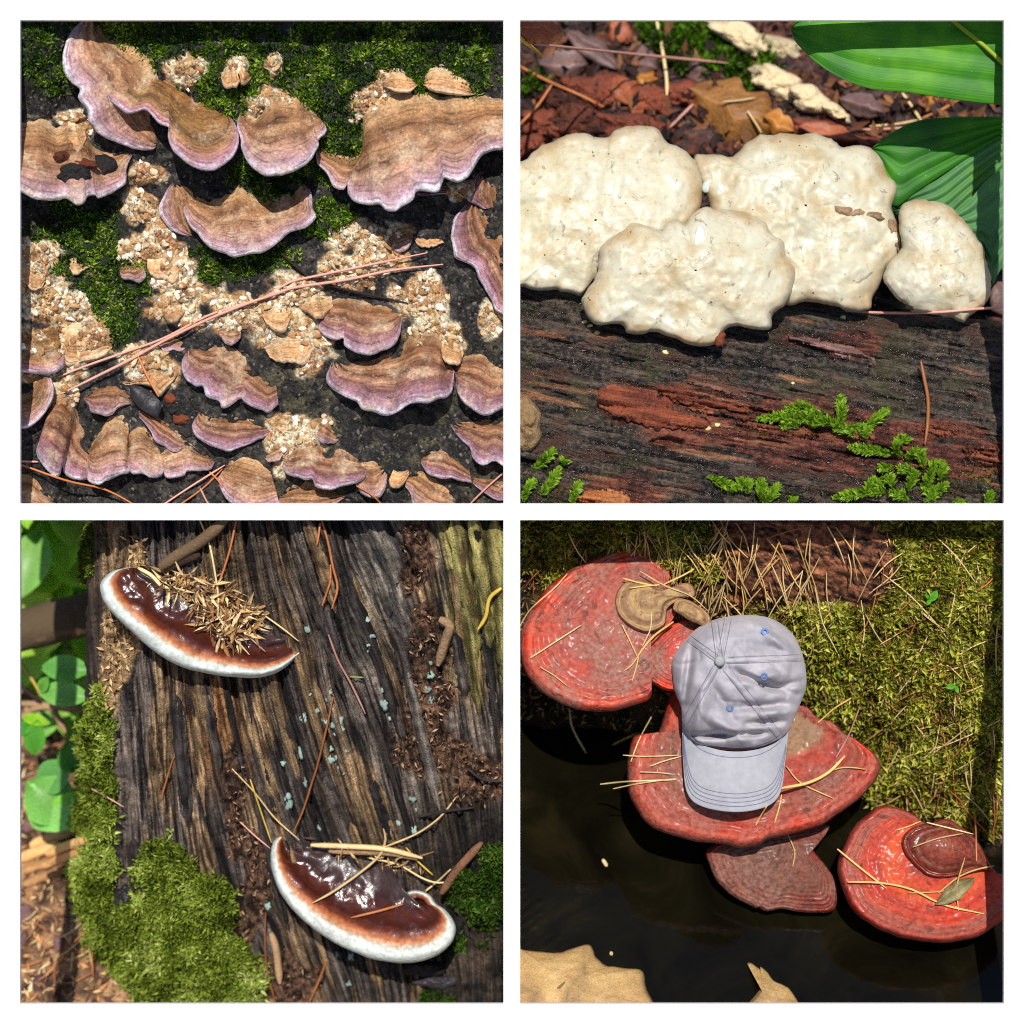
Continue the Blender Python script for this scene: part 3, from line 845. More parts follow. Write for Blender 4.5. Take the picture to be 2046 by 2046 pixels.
PINK = plain('pink_needle', H(205, 150, 132), .5, 300., .25, .2)
TWIG = plain('dark_twig', H(58, 38, 28), .8, 400., .5, .8, bd=.002)
RUST = plain('rust_needle', H(178, 108, 62), .5, 300., .3, .2)
STRAW = plain('straw_needle', H(230, 198, 142), .5, 300., .25, .2)
needle('pine_needle', cC((330, 940), (560, 850), (860, 745), (1150, 640), (1480, 470), (1720, 390), (1940, 320)) + cD((260, 210), (520, 150), (900, 70), (1330, -20)), PINK, .0019, .002, 40, 'upper of two long pinkish needles lying across the mossy log', cat='needle')
needle('pine_needle', cC((355, 1070), (600, 950), (900, 800), (1150, 660), (1500, 490), (1800, 370), (2010, 300)) + cD((300, 250), (700, 190), (1060, 115), (1450, 70)), PINK, .0022, .002, 40, 'lower of two long pinkish needles lying across the mossy log', cat='needle')
needle('twig', cD((150, -60), (330, 100), (440, 180), (640, 250), (900, 310), (1180, 370)), TWIG, .0019, .003, 24, 'dark rough twig crossing the two long pinkish needles', cat='twig')
needle('pine_needle', cC((950, 780), (1020, 930), (1110, 1090)), RUST, .0020, .002, 10, 'short rusty needle standing beside the black bark flake', cat='needle')
for i, p in enumerate((cC((40, 1590), (180, 1595)), cC((0, 1600), (400, 1740), (700, 1810), (980, 1960)), cC((1110, 1950), (1350, 1790), (1620, 1620)), cC((1240, 1950), (1450, 1800), (1600, 1650)),
                       cC((1430, 1800), (1480, 1900), (1520, 1960)), cD((780, 1780), (900, 1850), (1000, 1950)), cD((1650, 1930), (1780, 1800), (1950, 1650)), cC((1500, 1670), (1570, 1740), (1600, 1790)))):
    needle('pine_needle', p, RUST if i % 2 else PINK, .0016, .002, 14, 'reddish needle lying in the dark at the foot of the fungus log', 'needles at the log foot', cat='needle')

# ================================================================== compartment 2: white fungus on a wet rotten log
def yh2(X):
    return 572 + (np.asarray(X, float) - 1039) * .072

def flow2(X, Y):
    q = (Y - yh2(X)) - (X - 1039) * .11
    return q, X

def S2(X, Y):
    X = np.asarray(X, float); Y = np.asarray(Y, float)
    h = np.clip((Y - yh2(X)) / 450, 0, 1)
    w = .215 - .145 * np.sqrt(np.clip(1 - (1 - h) ** 2, 0, 1))
    q, a = flow2(X, Y)
    w = w - .016 * (fbm(q * .02, a * .0035, 1, 4) - .5) * 2
    w = w - .007 * (fbm(q * .09, a * .011, 2, 4) - .5) * 2
    w = w - .0035 * (fbm(q * .3, a * .03, 3, 3) - .5) * 2
    w = w - .003 * (fbm(X * .16, Y * .2, 4, 3) - .5) * 2 + .010 * np.maximum(0, .42 - fbm(q * .055, a * .007, 6, 4)) * 5
    w = w - .045 * sm(1700, 2010, X)
    # raised slabs of red wood and a torn hollow
    sl = sm(1195, 1230, X + 22 * fbm(Y * .1, X * .01, 4, 3)) * sm(742, 756, Y - (X - 1200) * .10) * sm(880, 850, Y - (X - 1200) * .16)
    w = w - .010 * sl
    w = w + .016 * sm(.0, .3, blob_mask(X, Y, [(1660, 880, 60, 40), (1330, 885, 40, 14)], 5, .3, .03))
    return w

RED2 = [(1350, 810, 190, 50), (1530, 850, 260, 60), (1700, 900, 220, 50), (1900, 920, 160, 40), (1700, 690, 60, 30), (1590, 680, 50, 16), (1230, 990, 90, 40), (1850, 860, 120, 26)]
def col2(X, Y, W):
    q, a = flow2(X, Y)
    f = fbm(q * .12, a * .012, 5, 4); g = fbm(X * .02, Y * .02, 6, 4)
    c = lerp(H(20, 17, 17), H(100, 86, 74), sm(.36, .68, f * .5 + .5 * fbm(X * .16, Y * .22, 1, 3)))
    c = lerp(c, H(70, 68, 36), sm(.52, .72, g) * .5)
    c = lerp(c, H(84, 56, 44), sm(.56, .7, fbm(X * .012, Y * .03, 2, 4)) * .7)
    red = sm(-.05, .25, blob_mask(X, Y, RED2, 7, .45, .02))
    c = lerp(c, lerp(H(56, 26, 20), H(138, 78, 58), sm(.35, .65, f * .6 + .4 * fbm(X * .14, Y * .2, 2, 3))), red)
    c = lerp(c, H(196, 132, 92), sm(.68, .78, fbm(q * .06, a * .008, 3, 4)) * .5)
    flow = np.stack([q * K, a * K, 0 * q], -1)
    return {'col': c, 'flow': flow}

WET = tinted('wet_rotten_wood', .5, .55, 330., 60., 1., .009, flow=(420., 45.), contrast=(.25, 1.7), wet=(.16, .5))
# log: the front half of a trunk, its far side rolling away behind the fungus
_xs = np.arange(1024, 2024, 2.6)
_a = np.r_[np.linspace(-.9, 0, 16)[:-1], np.linspace(0, 1.0, 190)]
Xg = np.repeat(_xs[None], len(_a), 0)
Yg = np.where(_a[:, None] < 0, yh2(Xg) + _a[:, None] ** 2 * 120, yh2(Xg) + _a[:, None] * (1028 - yh2(Xg)))
Wg = S2(Xg, Yg) + np.where(_a[:, None] < 0, .20 * -_a[:, None] * 1.0 + .02, 0)
_at = col2(Xg, Yg, Wg)
log2 = obj('log', PN(Xg, Yg, Wg).reshape(-1, 3), gridf(*Xg.shape), WET, None,
           {k: v.reshape(-1, 3) for k, v in _at.items()}, True, True)
tag(log2, 'wet dark rotten log with red brown splintered wood under the white fungus', 'log')

# forest floor behind the log
def F2(X, Y):
    w = .40 + .7 * K * (300 - np.asarray(Y, float))
    return w - .03 * (fbm(np.asarray(X) * .012, np.asarray(Y) * .02, 3, 4) - .5) * 2 - .01 * (fbm(np.asarray(X) * .06, np.asarray(Y) * .08, 1, 3) - .5) * 2
def colf2(X, Y, W):
    g = fbm(X * .016, Y * .022, 2, 4); f = fbm(X * .06, Y * .08, 5, 4)
    c = lerp(H(30, 24, 24), H(96, 72, 66), sm(.35, .7, f))
    c = lerp(c, H(112, 62, 46), sm(.5, .66, g) * .8)
    return {'col': c}
LITTER = tinted('dark_litter', .8, .35, 120., 30., .9, .01, contrast=(.4, 1.4))
fl2 = heightfield('leaf_litter_floor', np.arange(1000, 2050, 7), np.arange(-10, 720, 7), F2, LITTER, colf2)
tag(fl2, kind='structure')

# --- rotten red wood, leaves, moss, needles on that floor
REDW = plain('red_decayed_wood', H(112, 56, 38), .6, 90., .75, 1., .4, bd=.012)
for i, (x, y, rx, ry, rot) in enumerate(((1130, 205, 60, 34, .2), (1210, 190, 80, 40, .15), (1170, 245, 90, 36, .1), (1290, 200, 70, 36, .2), (1260, 255, 80, 30, .05), (1090, 250, 50, 30, .2), (1370, 190, 40, 26, .1), (1060, 300, 50, 28, .1), (1640, 262, 70, 18, .15), (1720, 285, 50, 14, .2))):
    lump('decayed_wood', x, y, rx, ry, float(F2(x, y)) - .005, .03, REDW, i + 30, 'crumbly brick red chunk of decayed wood on the litter behind the white fungus', 'wood chunk', group='red wood chunks behind the white fungus', rot=rot, rough=.6)
CREAMW = plain('cream_rot', H(206, 186, 148), .85, 110., .35, .9, bd=.008)
for i, (x, y, rx, ry, rot) in enumerate(((1480, 75, 60, 28, .5), (1560, 95, 50, 24, .4), (1560, 170, 60, 30, .5), (1620, 200, 50, 24, .5), (1670, 225, 40, 16, .6), (1530, 150, 36, 20, .3), (1450, 50, 40, 24, .2), (1720, 205, 30, 12, .3))):
    lump('pale_rotten_wood', x, y, rx, ry, float(F2(x, y)) - .012, .022, CREAMW, i + 50, 'cream lumpy rotten wood fragment on the litter behind the white fungus', 'wood chunk', group='cream wood fragments behind the white fungus', rot=rot, rough=.5)

def leafmat(name, c1, c2, rough=.5):
    m, nt, b = mat_new(name)
    r = attr(nt, 'ring', 2); al = attr(nt, 'along', 2)
    d = math_(nt, 'ABSOLUTE', math_(nt, 'SUBTRACT', r, .5))
    v = math_(nt, 'ADD', math_(nt, 'MULTIPLY', al, 9.), math_(nt, 'MULTIPLY', d, -7.))
    fr = math_(nt, 'ABSOLUTE', math_(nt, 'SUBTRACT', math_(nt, 'FRACT', v), .5))
    vein = math_(nt, 'MAXIMUM', math_(nt, 'LESS_THAN', fr, .05), math_(nt, 'LESS_THAN', d, .025))
    c = ramp(nt, noise(nt, pos(nt), 28., 5), [(.3, H(*c1)), (.7, H(*c2))])
    c = mixc(nt, math_(nt, 'MULTIPLY', vein, .35), c, H(*[min(255, x * 1.35) for x in c2]))
    c = mixc(nt, 1., c, ramp(nt, noise(nt, pos(nt), 200., 4), [(.3, .75), (.7, 1.15)]), 'MULTIPLY')
    setb(nt, b, color=c, rough=rough, spec=.4)
    bump(nt, b, math_(nt, 'ADD', math_(nt, 'MULTIPLY', vein, .5), noise(nt, pos(nt), 80., 3)), .5, .002)
    return m
LB1 = leafmat('dead_leaf_tan', (112, 70, 34), (160, 112, 58))
LB2 = leafmat('dead_leaf_red', (128, 64, 40), (176, 98, 62))
LB3 = leafmat('dead_leaf_grey', (84, 62, 62), (128, 98, 92))
LB4 = leafmat('dead_leaf_amber', (150, 90, 30), (196, 130, 56))

def dead_leaf(tip0, tip1, half, mat, label, group=None, w=None, curl=.012, S=None, seed=0, name='dead_leaf', cat='leaf', k=1., solid=True, lift=.004):
    a = np.array(tip0, float); b = np.array(tip1, float)
    d = b - a; L = np.hypot(*d); n_ = np.array([-d[1], d[0]]) / L
    s = np.linspace(0, 1, 11)
    prof = np.sin(s * math.pi) ** .75 * half
    j = (fbm(s * 7, s * 0, seed, 3) - .5) * half * 1.1 * np.sin(s * math.pi)
    up = a + d * s[:, None] - n_ * (prof + j)[:, None]; lo = a + d * s[:, None] + n_ * (prof - j * .6)[:, None]
    if (up[5, 1] > lo[5, 1]) == (d[0] > 0):
        pass
    if d[0] < 0:
        up, lo = up[::-1], lo[::-1]
        up, lo = lo, up
    if up[5, 1] > lo[5, 1] and abs(d[0]) > abs(d[1]):
        up, lo = lo, up
    xs = np.linspace(0, 1, 5)
    w0 = w if w is not None else min(hit(*(a + d * q)) for q in xs) - lift
    w1 = w0
    if w is None:
        wa = hit(*(a + d * .1)); wb = hit(*(a + d * .9))
        sl = np.clip((wb - wa) / (.8), -.06, .06)
    else:
        sl = 0
    wf = lambda px, py, s_, t_: w0 + sl * (s_ - .5) + curl * ((t_ - .5) ** 2 * 3 - .3) * k + curl * .4 * np.sin(s_ * 6 + seed) + .003 * np.sin(t_ * 9 + seed)
    return card(name, up, lo, mat, wf, n=26, m=9, label=label, cat=cat, group=group, solid=solid)

dead_leaf(cE((1330, 560))[0], cE((2080, 900))[0], 62, LB1, 'broad tan brown dead leaf lying behind the gap between the white lobes', seed=1, curl=.03)
dead_leaf(cE((770, 460))[0], cE((900, 690))[0], 26, LB2, 'small rounded pinkish dead leaf on the red decayed wood', seed=2)
dead_leaf(cE((930, 470))[0], cE((1130, 560))[0], 18, LB4, 'amber curled dead leaf scrap beside the rounded pinkish leaf', seed=3)
dead_leaf(cE((740, 40))[0], cE((870, 220))[0], 26, LB2, 'pointed salmon dead leaf hanging over the dark litter', seed=4)
dead_leaf(cE((-40, 80))[0], cE((370, 130))[0], 34, LB2, 'long rust red dead leaf under the yellow stalk', seed=5)
dead_leaf(cE((180, 380))[0], cE((560, 380))[0], 34, LB3, 'mottled grey brown dead leaf with pale veins on the litter', seed=6)
dead_leaf(cE((850, 300))[0], cE((1100, 420))[0], 34, LB3, 'purplish dead leaf under the long red needle', seed=7)
dead_leaf(cE((1290, 420))[0], cE((1500, 440))[0], 26, LB3, 'dark plum dead leaf beside the broad tan brown leaf', seed=8)
dead_leaf(cE((380, 120))[0], cE((800, 420))[0], 22, LB3, 'slate grey folded leaf strip crossing the litter', seed=9)
dead_leaf(cE((890, 740))[0], cE((1080, 760))[0], 22, LB2, 'wet pinkish dead leaf scrap above the left white lobe', seed=10)
dead_leaf(cF((330, 860))[0], cF((800, 960))[0], 22, LB2, 'rusty leaf strip behind the upper white lobe', seed=11)
dead_leaf(cF((60, 780))[0], cF((300, 900))[0], 26, LB4, 'amber and brown folded leaf behind the upper white lobe', seed=12)
dead_leaf(cF((640, 640))[0], cF((1000, 760))[0], 24, LB3, 'mauve grey dead leaf between the green blades and cream wood', seed=13)
dead_leaf(cF((1280, 640))[0], cF((1420, 720))[0], 18, LB4, 'orange dead leaf scrap between the two green blades', seed=14)
dead_leaf(cH((1850, 200))[0], cH((1990, 480))[0], 34, LB3, 'dark red brown leaf in shade right of the white fungus', seed=15, w=.22)
YEL = plain('yellow_stalk', H(200, 170, 70), .5, 200., .25, .2)
for p, m_, r_, lb in ((cE((1085, 20), (1130, 250), (1165, 480), (1170, 655)), STRAW, .0028, 'thick straw coloured needle standing upright behind the white fungus'),
                      (cE((140, 225), (500, 260), (1000, 310), (1640, 370)), PINK, .0022, 'long salmon needle lying level across the litter behind the white fungus'),
                      (cE((-20, 130), (100, 230), (200, 315)), YEL, .0030, 'short yellow stalk over the rust red leaf'),
                      (cE((-20, 370), (250, 510), (500, 620), (680, 710)), RUST, .0026, 'orange needle slanting over the red decayed wood'),
                      (cE((280, 540), (170, 700), (20, 860)), RUST, .0022, 'brown needle forking down from the slanting orange needle'),
                      (cE((1370, 690), (1280, 780), (1190, 870)), PINK, .0026, 'pinkish leaf stalk beside the broad tan brown leaf'),
                      (cE((1600, 670), (1720, 660), (1850, 640)), STRAW, .0018, 'pale leaf rib on the broad tan brown leaf'),
                      (cE((1790, 740), (1850, 830), (1900, 910)), STRAW, .0018, 'thin straw needle on the broad tan brown leaf'),
                      (cF((1130, 600), (1200, 700), (1280, 820)), STRAW, .0022, 'straw needle dropping between the two green blades'),
                      (cF((1570, 650), (1420, 740), (1280, 800)), RUST, .0024, 'orange needle slanting between the two green blades'),
                      (cF((760, 890), (1000, 880), (1150, 870)), PINK, .0022, 'grey pink stalk above the folded green blade'),
                      (cF((880, 860), (1100, 840), (1250, 810)), STRAW, .0018, 'thin pale stalk beside the folded green blade')):
    needle('pine_needle', p, m_, r_, .006, 14, lb, cat='needle')

GM = [(1400, 90, 90, 60), (1500, 130, 60, 60), (1350, 60, 80, 40), (1060, 165, 40, 20)]
moss_mesh('moss', lambda x, y: F2(x, y) - .012, lambda x, y: blob_mask(x, y, GM, 3, .6, .03), (1040, 30, 1600, 240), 1500, 6, .016, .45,
          [(20, 34, 10), (52, 82, 18), (96, 140, 26), (130, 190, 40)], MOSSM, 'dark green moss clump on the litter behind the white fungus', seed=21)

# --- the white fungus
def whitef(name, dark=.0):
    m, nt, b = mat_new(name)
    P = pos(nt); r = attr(nt, 'ring', 2)
    n1 = noise(nt, P, 20., 6, .65); n2 = noise(nt, P, 90., 5); n3 = noise(nt, P, 260., 4)
    c = ramp(nt, n1, [(.3, H(206, 204, 184)), (.5, H(200, 194, 168)), (.68, H(184, 164, 124))])
    c = mixc(nt, math_(nt, 'MULTIPLY', ramp(nt, n2, [(.55, 0.), (.72, 1.)]), .55), c, H(168, 144, 110))
    edge = math_(nt, 'MULTIPLY', ramp(nt, r, [(.84, 0.), (.93, 1.), (1., .7)]), ramp(nt, n1, [(.35, .2), (.65, .8)]))
    c = mixc(nt, math_(nt, 'MULTIPLY', edge, .8), c, H(164, 128, 80))
    vo = nd(nt, 'TexVoronoi', {'Vector': P, 'Scale': 60.})
    sp = math_(nt, 'MULTIPLY', math_(nt, 'LESS_THAN', vo.outputs['Distance'], .09), math_(nt, 'GREATER_THAN', n1, .52))
    c = mixc(nt, math_(nt, 'MULTIPLY', sp, .85), c, H(70, 48, 36))
    crk = ramp(nt, noise(nt, P, 40., 6, .7, .9), [(.35, 1.), (.40, 0.)])
    c = mixc(nt, math_(nt, 'MULTIPLY', crk, .6), c, H(112, 88, 64))
    setb(nt, b, color=c, rough=ramp(nt, n1, [(.35, .32), (.65, .6)]), spec=.5, sss=.12, ssss=.01)
    p1 = bump(nt, b, n2, .07, .003)
    bump(nt, b, n3, .14, .0008, p1)
    setb(nt, b, coat=.12, coatr=.2)
    return m
WF = whitef('white_fungus_flesh')

def lobe(label, centre, outline, wc, bulge, seed, tilt=.35, tiltx=0., nn=.011, rimd=.018, lumpy=.003, parent=None):
    c = centre
    def wf(px, py, t, a):
        w = wc - tilt * (py - c[1]) * K - tiltx * (px - c[0]) * K - bulge * (1 - t ** 2.6)
        w = w - nn * (fbm(px * .012, py * .012, seed, 4) - .5) * 2 - lumpy * .8 * (fbm(px * .032, py * .032, seed + 1, 2) - .5) * 2
        return w - .0009 * (fbm(px * .12, py * .12, seed + 2, 3) - .5) * 2
    return tag(disc('white_fungus', c, outline, wf, WF, None, n=200, m=70, th=.02, scal=3., sf=.08, rim=.07, rimd=rimd, seed=seed, p=.8), label, 'white fungus')
lobe('broad wet white fungus lobe at the left end of the rotten log', (1190, 440),
     cE((-70, 1160), (60, 1130), (130, 1060), (200, 1010), (280, 980), (370, 930), (460, 908), (550, 910), (620, 945), (720, 940), (760, 890), (850, 860), (950, 853), (1080, 868), (1130, 920), (1180, 985), (1280, 1020), (1370, 1110), (1430, 1210), (1450, 1330), (1430, 1500), (1330, 1700), (1000, 1900))
     + cG((700, 120), (560, 260), (500, 312), (430, 290), (300, 268), (160, 275), (60, 240), (-70, 235), (-80, -200)), .155, .03, 1, .16)
lobe('upper white fungus lobe with scalloped top in front of the green blade', (1610, 410),
     cE((1375, 1115), (1480, 1080), (1580, 1078), (1640, 1095), (1700, 1080), (1760, 1010), (1850, 950))
     + cF((20, 930), (60, 920), (130, 930), (200, 915), (330, 920), (460, 908), (540, 938), (620, 980), (655, 1022), (760, 1008), (880, 1018), (960, 1080), (1000, 1160), (1020, 1230), (1080, 1290), (1092, 1360), (1050, 1470), (1060, 1530), (1100, 1620), (1140, 1700), (1150, 1800), (1060, 1920))
     + cH((1000, 120), (950, 250), (900, 330), (870, 420), (700, 425), (620, 395), (400, 360), (250, 390), (100, 300), (-300, 100)) + cE((1500, 1500),), .165, .028, 4, .2, lumpy=.008)
lobe('rounded white fungus lobe at the right end of the row', (1880, 530),
     cF((1100, 1545), (1112, 1490), (1180, 1440), (1290, 1423), (1340, 1440), (1400, 1433), (1500, 1478), (1600, 1580), (1700, 1700), (1770, 1830), (1778, 1900))
     + cH((1782, 30), (1822, 230), (1800, 320), (1750, 400), (1640, 480), (1600, 517), (1500, 482), (1400, 462), (1310, 450), (1200, 425), (1150, 380), (1060, 300), (990, 200), (1020, 60)) + cF((1120, 1800), (1105, 1650)), .118, .03, 7, .18)
lobe('wavy edged white fungus cap spreading in front of the other lobes', (1390, 540),
     cE((640, 1840), (700, 1742), (840, 1660), (900, 1600), (1060, 1640), (1105, 1662), (1190, 1586), (1250, 1578), (1312, 1622), (1350, 1550), (1450, 1488), (1560, 1500), (1760, 1520), (1860, 1555))
     + cF((0, 1562), (80, 1600), (110, 1680), (200, 1740), (220, 1780)) + cH((240, 20), (302, 100), (300, 180), (240, 370), (130, 460), (120, 560), (0, 577))
     + cG((1700, 545), (1620, 580), (1540, 690), (1350, 692), (1220, 640), (1100, 600), (1030, 590), (980, 610), (870, 600), (830, 545), (740, 528), (660, 540), (580, 510), (508, 370), (540, 290), (620, 160), (640, 60)), .098, .026, 10, .12, rimd=.022)
GREYD = plain('brown_grime', H(140, 112, 84), .4, 140., .45, .6, bd=.004)
for i, (x, y, rx, ry, rot) in enumerate(((1690, 422, 26, 10, .3), (1745, 432, 26, 9, .2), (1782, 455, 20, 12, 1.1), (1795, 490, 14, 9, 1.2), (1715, 425, 14, 7, 0.1))):
    lump('brown_slime', x, y, rx, ry, hit(x, y) + .004, .007, GREYD, i + 70, 'brown grey slime in the crease between two white lobes', 'slime', group='slime in the white fungus crease', rot=rot, rough=.5)
BLUEW = plain('milky_droplet', H(206, 216, 206), .12, 80., .12, .2, .6)
for i, (x, y, rx, ry, rot, lb) in enumerate(((1398, 478, 12, 28, .1, 'milky bluish blob on the wavy edged white cap'), (1415, 372, 12, 16, .6, 'milky bluish blob in the notch between the white lobes'), (1440, 378, 8, 13, -.3, 'small milky blob under a dark speck in the notch'), (1238, 392, 5, 8, 0, 'glassy grey dimple droplet on the left white lobe'))):
    lump('droplet', x, y, rx, ry, hit(x, y) + .003, .005, BLUEW, i + 80, lb, 'droplet', rot=rot, rough=.2, n=24, m=8)

# --- green blades
def blade_mat(name, c1, c2, c3):
    m, nt, b = mat_new(name)
    r = attr(nt, 'ring', 2); al = attr(nt, 'along', 2)
    cv = nd(nt, 'CombineXYZ', {0: math_(nt, 'MULTIPLY', al, 3.), 1: math_(nt, 'MULTIPLY', r, 46.)})
    n1 = noise(nt, cv.outputs[0], 1., 3)
    c = ramp(nt, noise(nt, pos(nt), 9., 3), [(.3, H(*c1)), (.5, H(*c2)), (.7, H(*c3))])
    c = mixc(nt, 1., c, ramp(nt, n1, [(.3, .8), (.7, 1.12)]), 'MULTIPLY')
    vo = nd(nt, 'TexVoronoi', {'Vector': pos(nt), 'Scale': 70.})
    c = mixc(nt, math_(nt, 'MULTIPLY', math_(nt, 'LESS_THAN', vo.outputs['Distance'], .05), .6), c, H(220, 235, 210))
    setb(nt, b, color=c, rough=.5, spec=.3)
    bump(nt, b, n1, .5, .0015)
    t = nd(nt, 'BsdfTranslucent', {'Color': c})
    mx = nd(nt, 'MixShader', {0: .25, 1: b.outputs[0], 2: t.outputs[0]})
    nt.links.new(mx.outputs[0], nt.nodes['Material Output'].inputs[0])
    return m
BL1 = blade_mat('green_blade', (50, 110, 44), (66, 142, 30), (108, 180, 26))
BL2 = blade_mat('dull_green_blade', (66, 118, 68), (92, 148, 88), (108, 172, 50))  # duller, greyer green for the lower two blades
RIB = plain('leaf_midrib', H(128, 148, 24), .5, 200., .2, .2)
plant = empty('broad_leaf_plant', PV(2012, 470, .20))
tag(plant, 'broad leaved green plant with pleated blades behind the white fungus', 'plant')
def pleat(base, nv, amp, seed, sag=.02):
    return lambda px, py, s, t: base - amp * np.abs(np.sin(t * nv * math.pi + .3 * np.sin(s * 4 + seed))) + sag * (1 - s) ** 2 + .012 * (t - .5)
leaf_a = card('leaf', cF((280, 95), (330, 20), (480, -60), (900, -100), (1500, -100), (2060, -60)), cF((272, 120), (330, 235), (560, 432), (850, 560), (1200, 602), (1550, 655), (2060, 715)),
     BL1, pleat(.048, 4, .003, 1, .02), plant, n=60, m=60)
card('leaf', cF((895, 1025), (980, 958), (1100, 880), (1270, 812), (1500, 788), (1750, 785), (2060, 792)), cF((895, 1030), (960, 1180), (1000, 1350), (1080, 1480), (1250, 1360), (1600, 1130), (2060, 850)),
     BL1, pleat(.175, 4, .005, 2, .02), plant, n=60, m=40)
card('leaf', cF((1040, 1500), (1200, 1380), (1400, 1270), (1700, 1060), (2060, 845)), cF((1050, 1520), (1200, 1600), (1450, 1640), (1650, 1480), (2060, 1100)),
     BL2, pleat(.185, 5, .005, 3, .02), plant, n=60, m=40)
card('leaf', cF((1500, 1560), (1640, 1440), (1800, 1260), (2060, 1080)), cF((1560, 1700), (1720, 1850)) + cH((1780, 30), (1805, 160), (1832, 228), (1900, 100), (2060, -60)),
     BL2, pleat(.165, 5, .006, 4, .0), plant, n=60, m=40)
V, F = tube(PN(*(lambda q: (q[:, 0], q[:, 1], np.full(16, .040)))(rs(cF((1490, 20), (1640, 140), (1800, 270), (2040, 500)), 16))), .0032, 6)
obj('midrib', V, F, RIB, leaf_a)

# --- things on the log
SLV = tinted('red_splinter', .5, .4, 330., 60., 1., .006, flow=(420., 30.), contrast=(.4, 1.45))
def sliver(label, pts_u, pts_l, wl, seed, c1=(104, 48, 32), c2=(164, 86, 56)):
    A = rs(pts_u, 90); B = rs(pts_l, 90)
    _s = np.arange(90)
    A = A + np.c_[7 * (fbm(_s * .25, 0 * _s, seed, 3) - .5), 16 * (fbm(_s * .33, 0 * _s, seed + 3, 3) - .5)]; B = B + np.c_[7 * (fbm(_s * .25, 0 * _s + 7, seed, 3) - .5), 16 * (fbm(_s * .33, 0 * _s + 5, seed + 3, 3) - .5)]
    t = np.linspace(0, 1, 14)[:, None]
    px = A[:, 0] + (B[:, 0] - A[:, 0]) * t; py = A[:, 1] + (B[:, 1] - A[:, 1]) * t
    q, a = flow2(px, py)
    W = S2(px, py) - wl * np.sin(np.clip(t, .04, .96) * math.pi) ** .5 - .012 * (fbm(q * .13, a * .010, seed, 4) - .5) * 2 - .004 * (fbm(q * .5, a * .05, seed + 2, 3) - .5) * 2
    V = PN(np.vstack([px, px[::-1]]), np.vstack([py, py[::-1]]), np.vstack([W, W[::-1] + .012])).reshape(-1, 3)
    c = lerp(H(*c1), H(*c2), sm(.3, .7, fbm(q * .15, a * .012, seed + 1, 4))).reshape(-1, 3)
    fl = np.stack([q * K, a * K, 0 * q], -1).reshape(-1, 3)
    o = obj('wood_sliver', V, gridf(28, 90), SLV, None, {'col': np.vstack([c, c]), 'flow': np.vstack([fl, fl])}, True, True)
    return tag(o, label, 'wood sliver')
sliver('thick brick red wood sliver torn loose on the wet log', cG((640, 1040), (700, 1005), (900, 1030), (1200, 1120), (1500, 1280)), cG((630, 1130), (680, 1200), (900, 1290), (1200, 1330), (1480, 1340)), .016, 1)
sliver('short red brown splinter above the thick torn sliver', cG((1100, 1020), (1280, 1020), (1500, 1100), (1800, 1190)), cG((1110, 1060), (1200, 1110), (1450, 1180), (1800, 1240)), .010, 2)
sliver('long reddish strip of wood running behind the bright moss sprigs', cG((1320, 900), (1500, 940), (1700, 1000)) + cH((200, 1080),), cG((1320, 980), (1500, 1030), (1700, 1080)) + cH((200, 1130),), .008, 3, (80, 50, 42), (132, 92, 76))
sliver('bright orange brown splinter at the bottom of the wet log', cG((480, 1850), (640, 1800), (800, 1820), (900, 1900)), cG((470, 1900), (640, 1960), (800, 1970), (900, 1960)), .012, 4, (150, 80, 40), (200, 130, 80))
sliver('dusty pink strip of bare wood on the wet log', cH((250, 610), (480, 650), (700, 690), (930, 800)), cH((270, 660), (480, 715), (700, 790), (930, 850)), .005, 5, (128, 92, 84), (160, 122, 112))
for i in range(14):
    x = random.uniform(1250, 1960); y = 790 + (x - 1200) * .13 + random.uniform(-36, 60); L = random.uniform(50, 130); h_ = random.uniform(7, 15); sl = .14
    c_ = random.choice((((70, 32, 24), (140, 78, 56)), ((48, 32, 28), (104, 80, 66)), ((96, 46, 30), (166, 98, 68))))
    sliver('thin reddish splinter among the torn wood of the wet log', [(x, y), (x + L * .5, y - h_ + L * .5 * sl), (x + L, y + L * sl)], [(x + 3, y + 5), (x + L * .5, y + h_ + L * .5 * sl), (x + L, y + 3 + L * sl)], .007, i + 6, *c_)['group'] = 'thin splinters on the wet log'
lump('pale_wood_chunk', 1052, 852, 34, 58, .085, .03, plain('pale_chunk', H(196, 160, 112), .85, 80., .5, 1., bd=.01), 91, 'pale broken wood chunk with orange core at the end of the wet log', 'wood chunk', rough=.3)
lump('red_cone_scale', cG((1570, 640))[0][0], cG((1570, 640))[0][1], 12, 16, hit(1436, 676) + .004, .008, ROT, 92, 'reddish brown scale stuck under the wavy white cap', 'bark scrap', n=24, m=8)
for i, (x, y) in enumerate(cG((530, 520), (575, 550), (630, 600), (1155, 750), (1490, 1340), (1555, 1310)) + cH((675, 485), (285, 990))):
    lump('yellow_crumb', x, y, 7 if i < 7 else 4, 5, hit(x, y) + .002, .004, plain('crumb', H(222, 206, 140), .6, 100., .15, .2) if i == 0 else bpy.data.materials['crumb'], i + 100, 'tiny pale yellow crumb on the wet log', 'crumb', group='pale crumbs on the wet log', n=14, m=6)
needle('pine_needle', cH((690, 430), (1000, 445), (1400, 440), (1700, 415), (2000, 395)), PINK, .0022, .003, 22, 'long pale needle lying along the foot of the right white lobe', cat='needle')
needle('grass_stalk', cH((1275, 820), (1300, 950), (1330, 1120), (1325, 1320), (1305, 1460)), RUST, .0026, .004, 18, 'orange brown stalk standing up from the mossy log', cat='stalk')
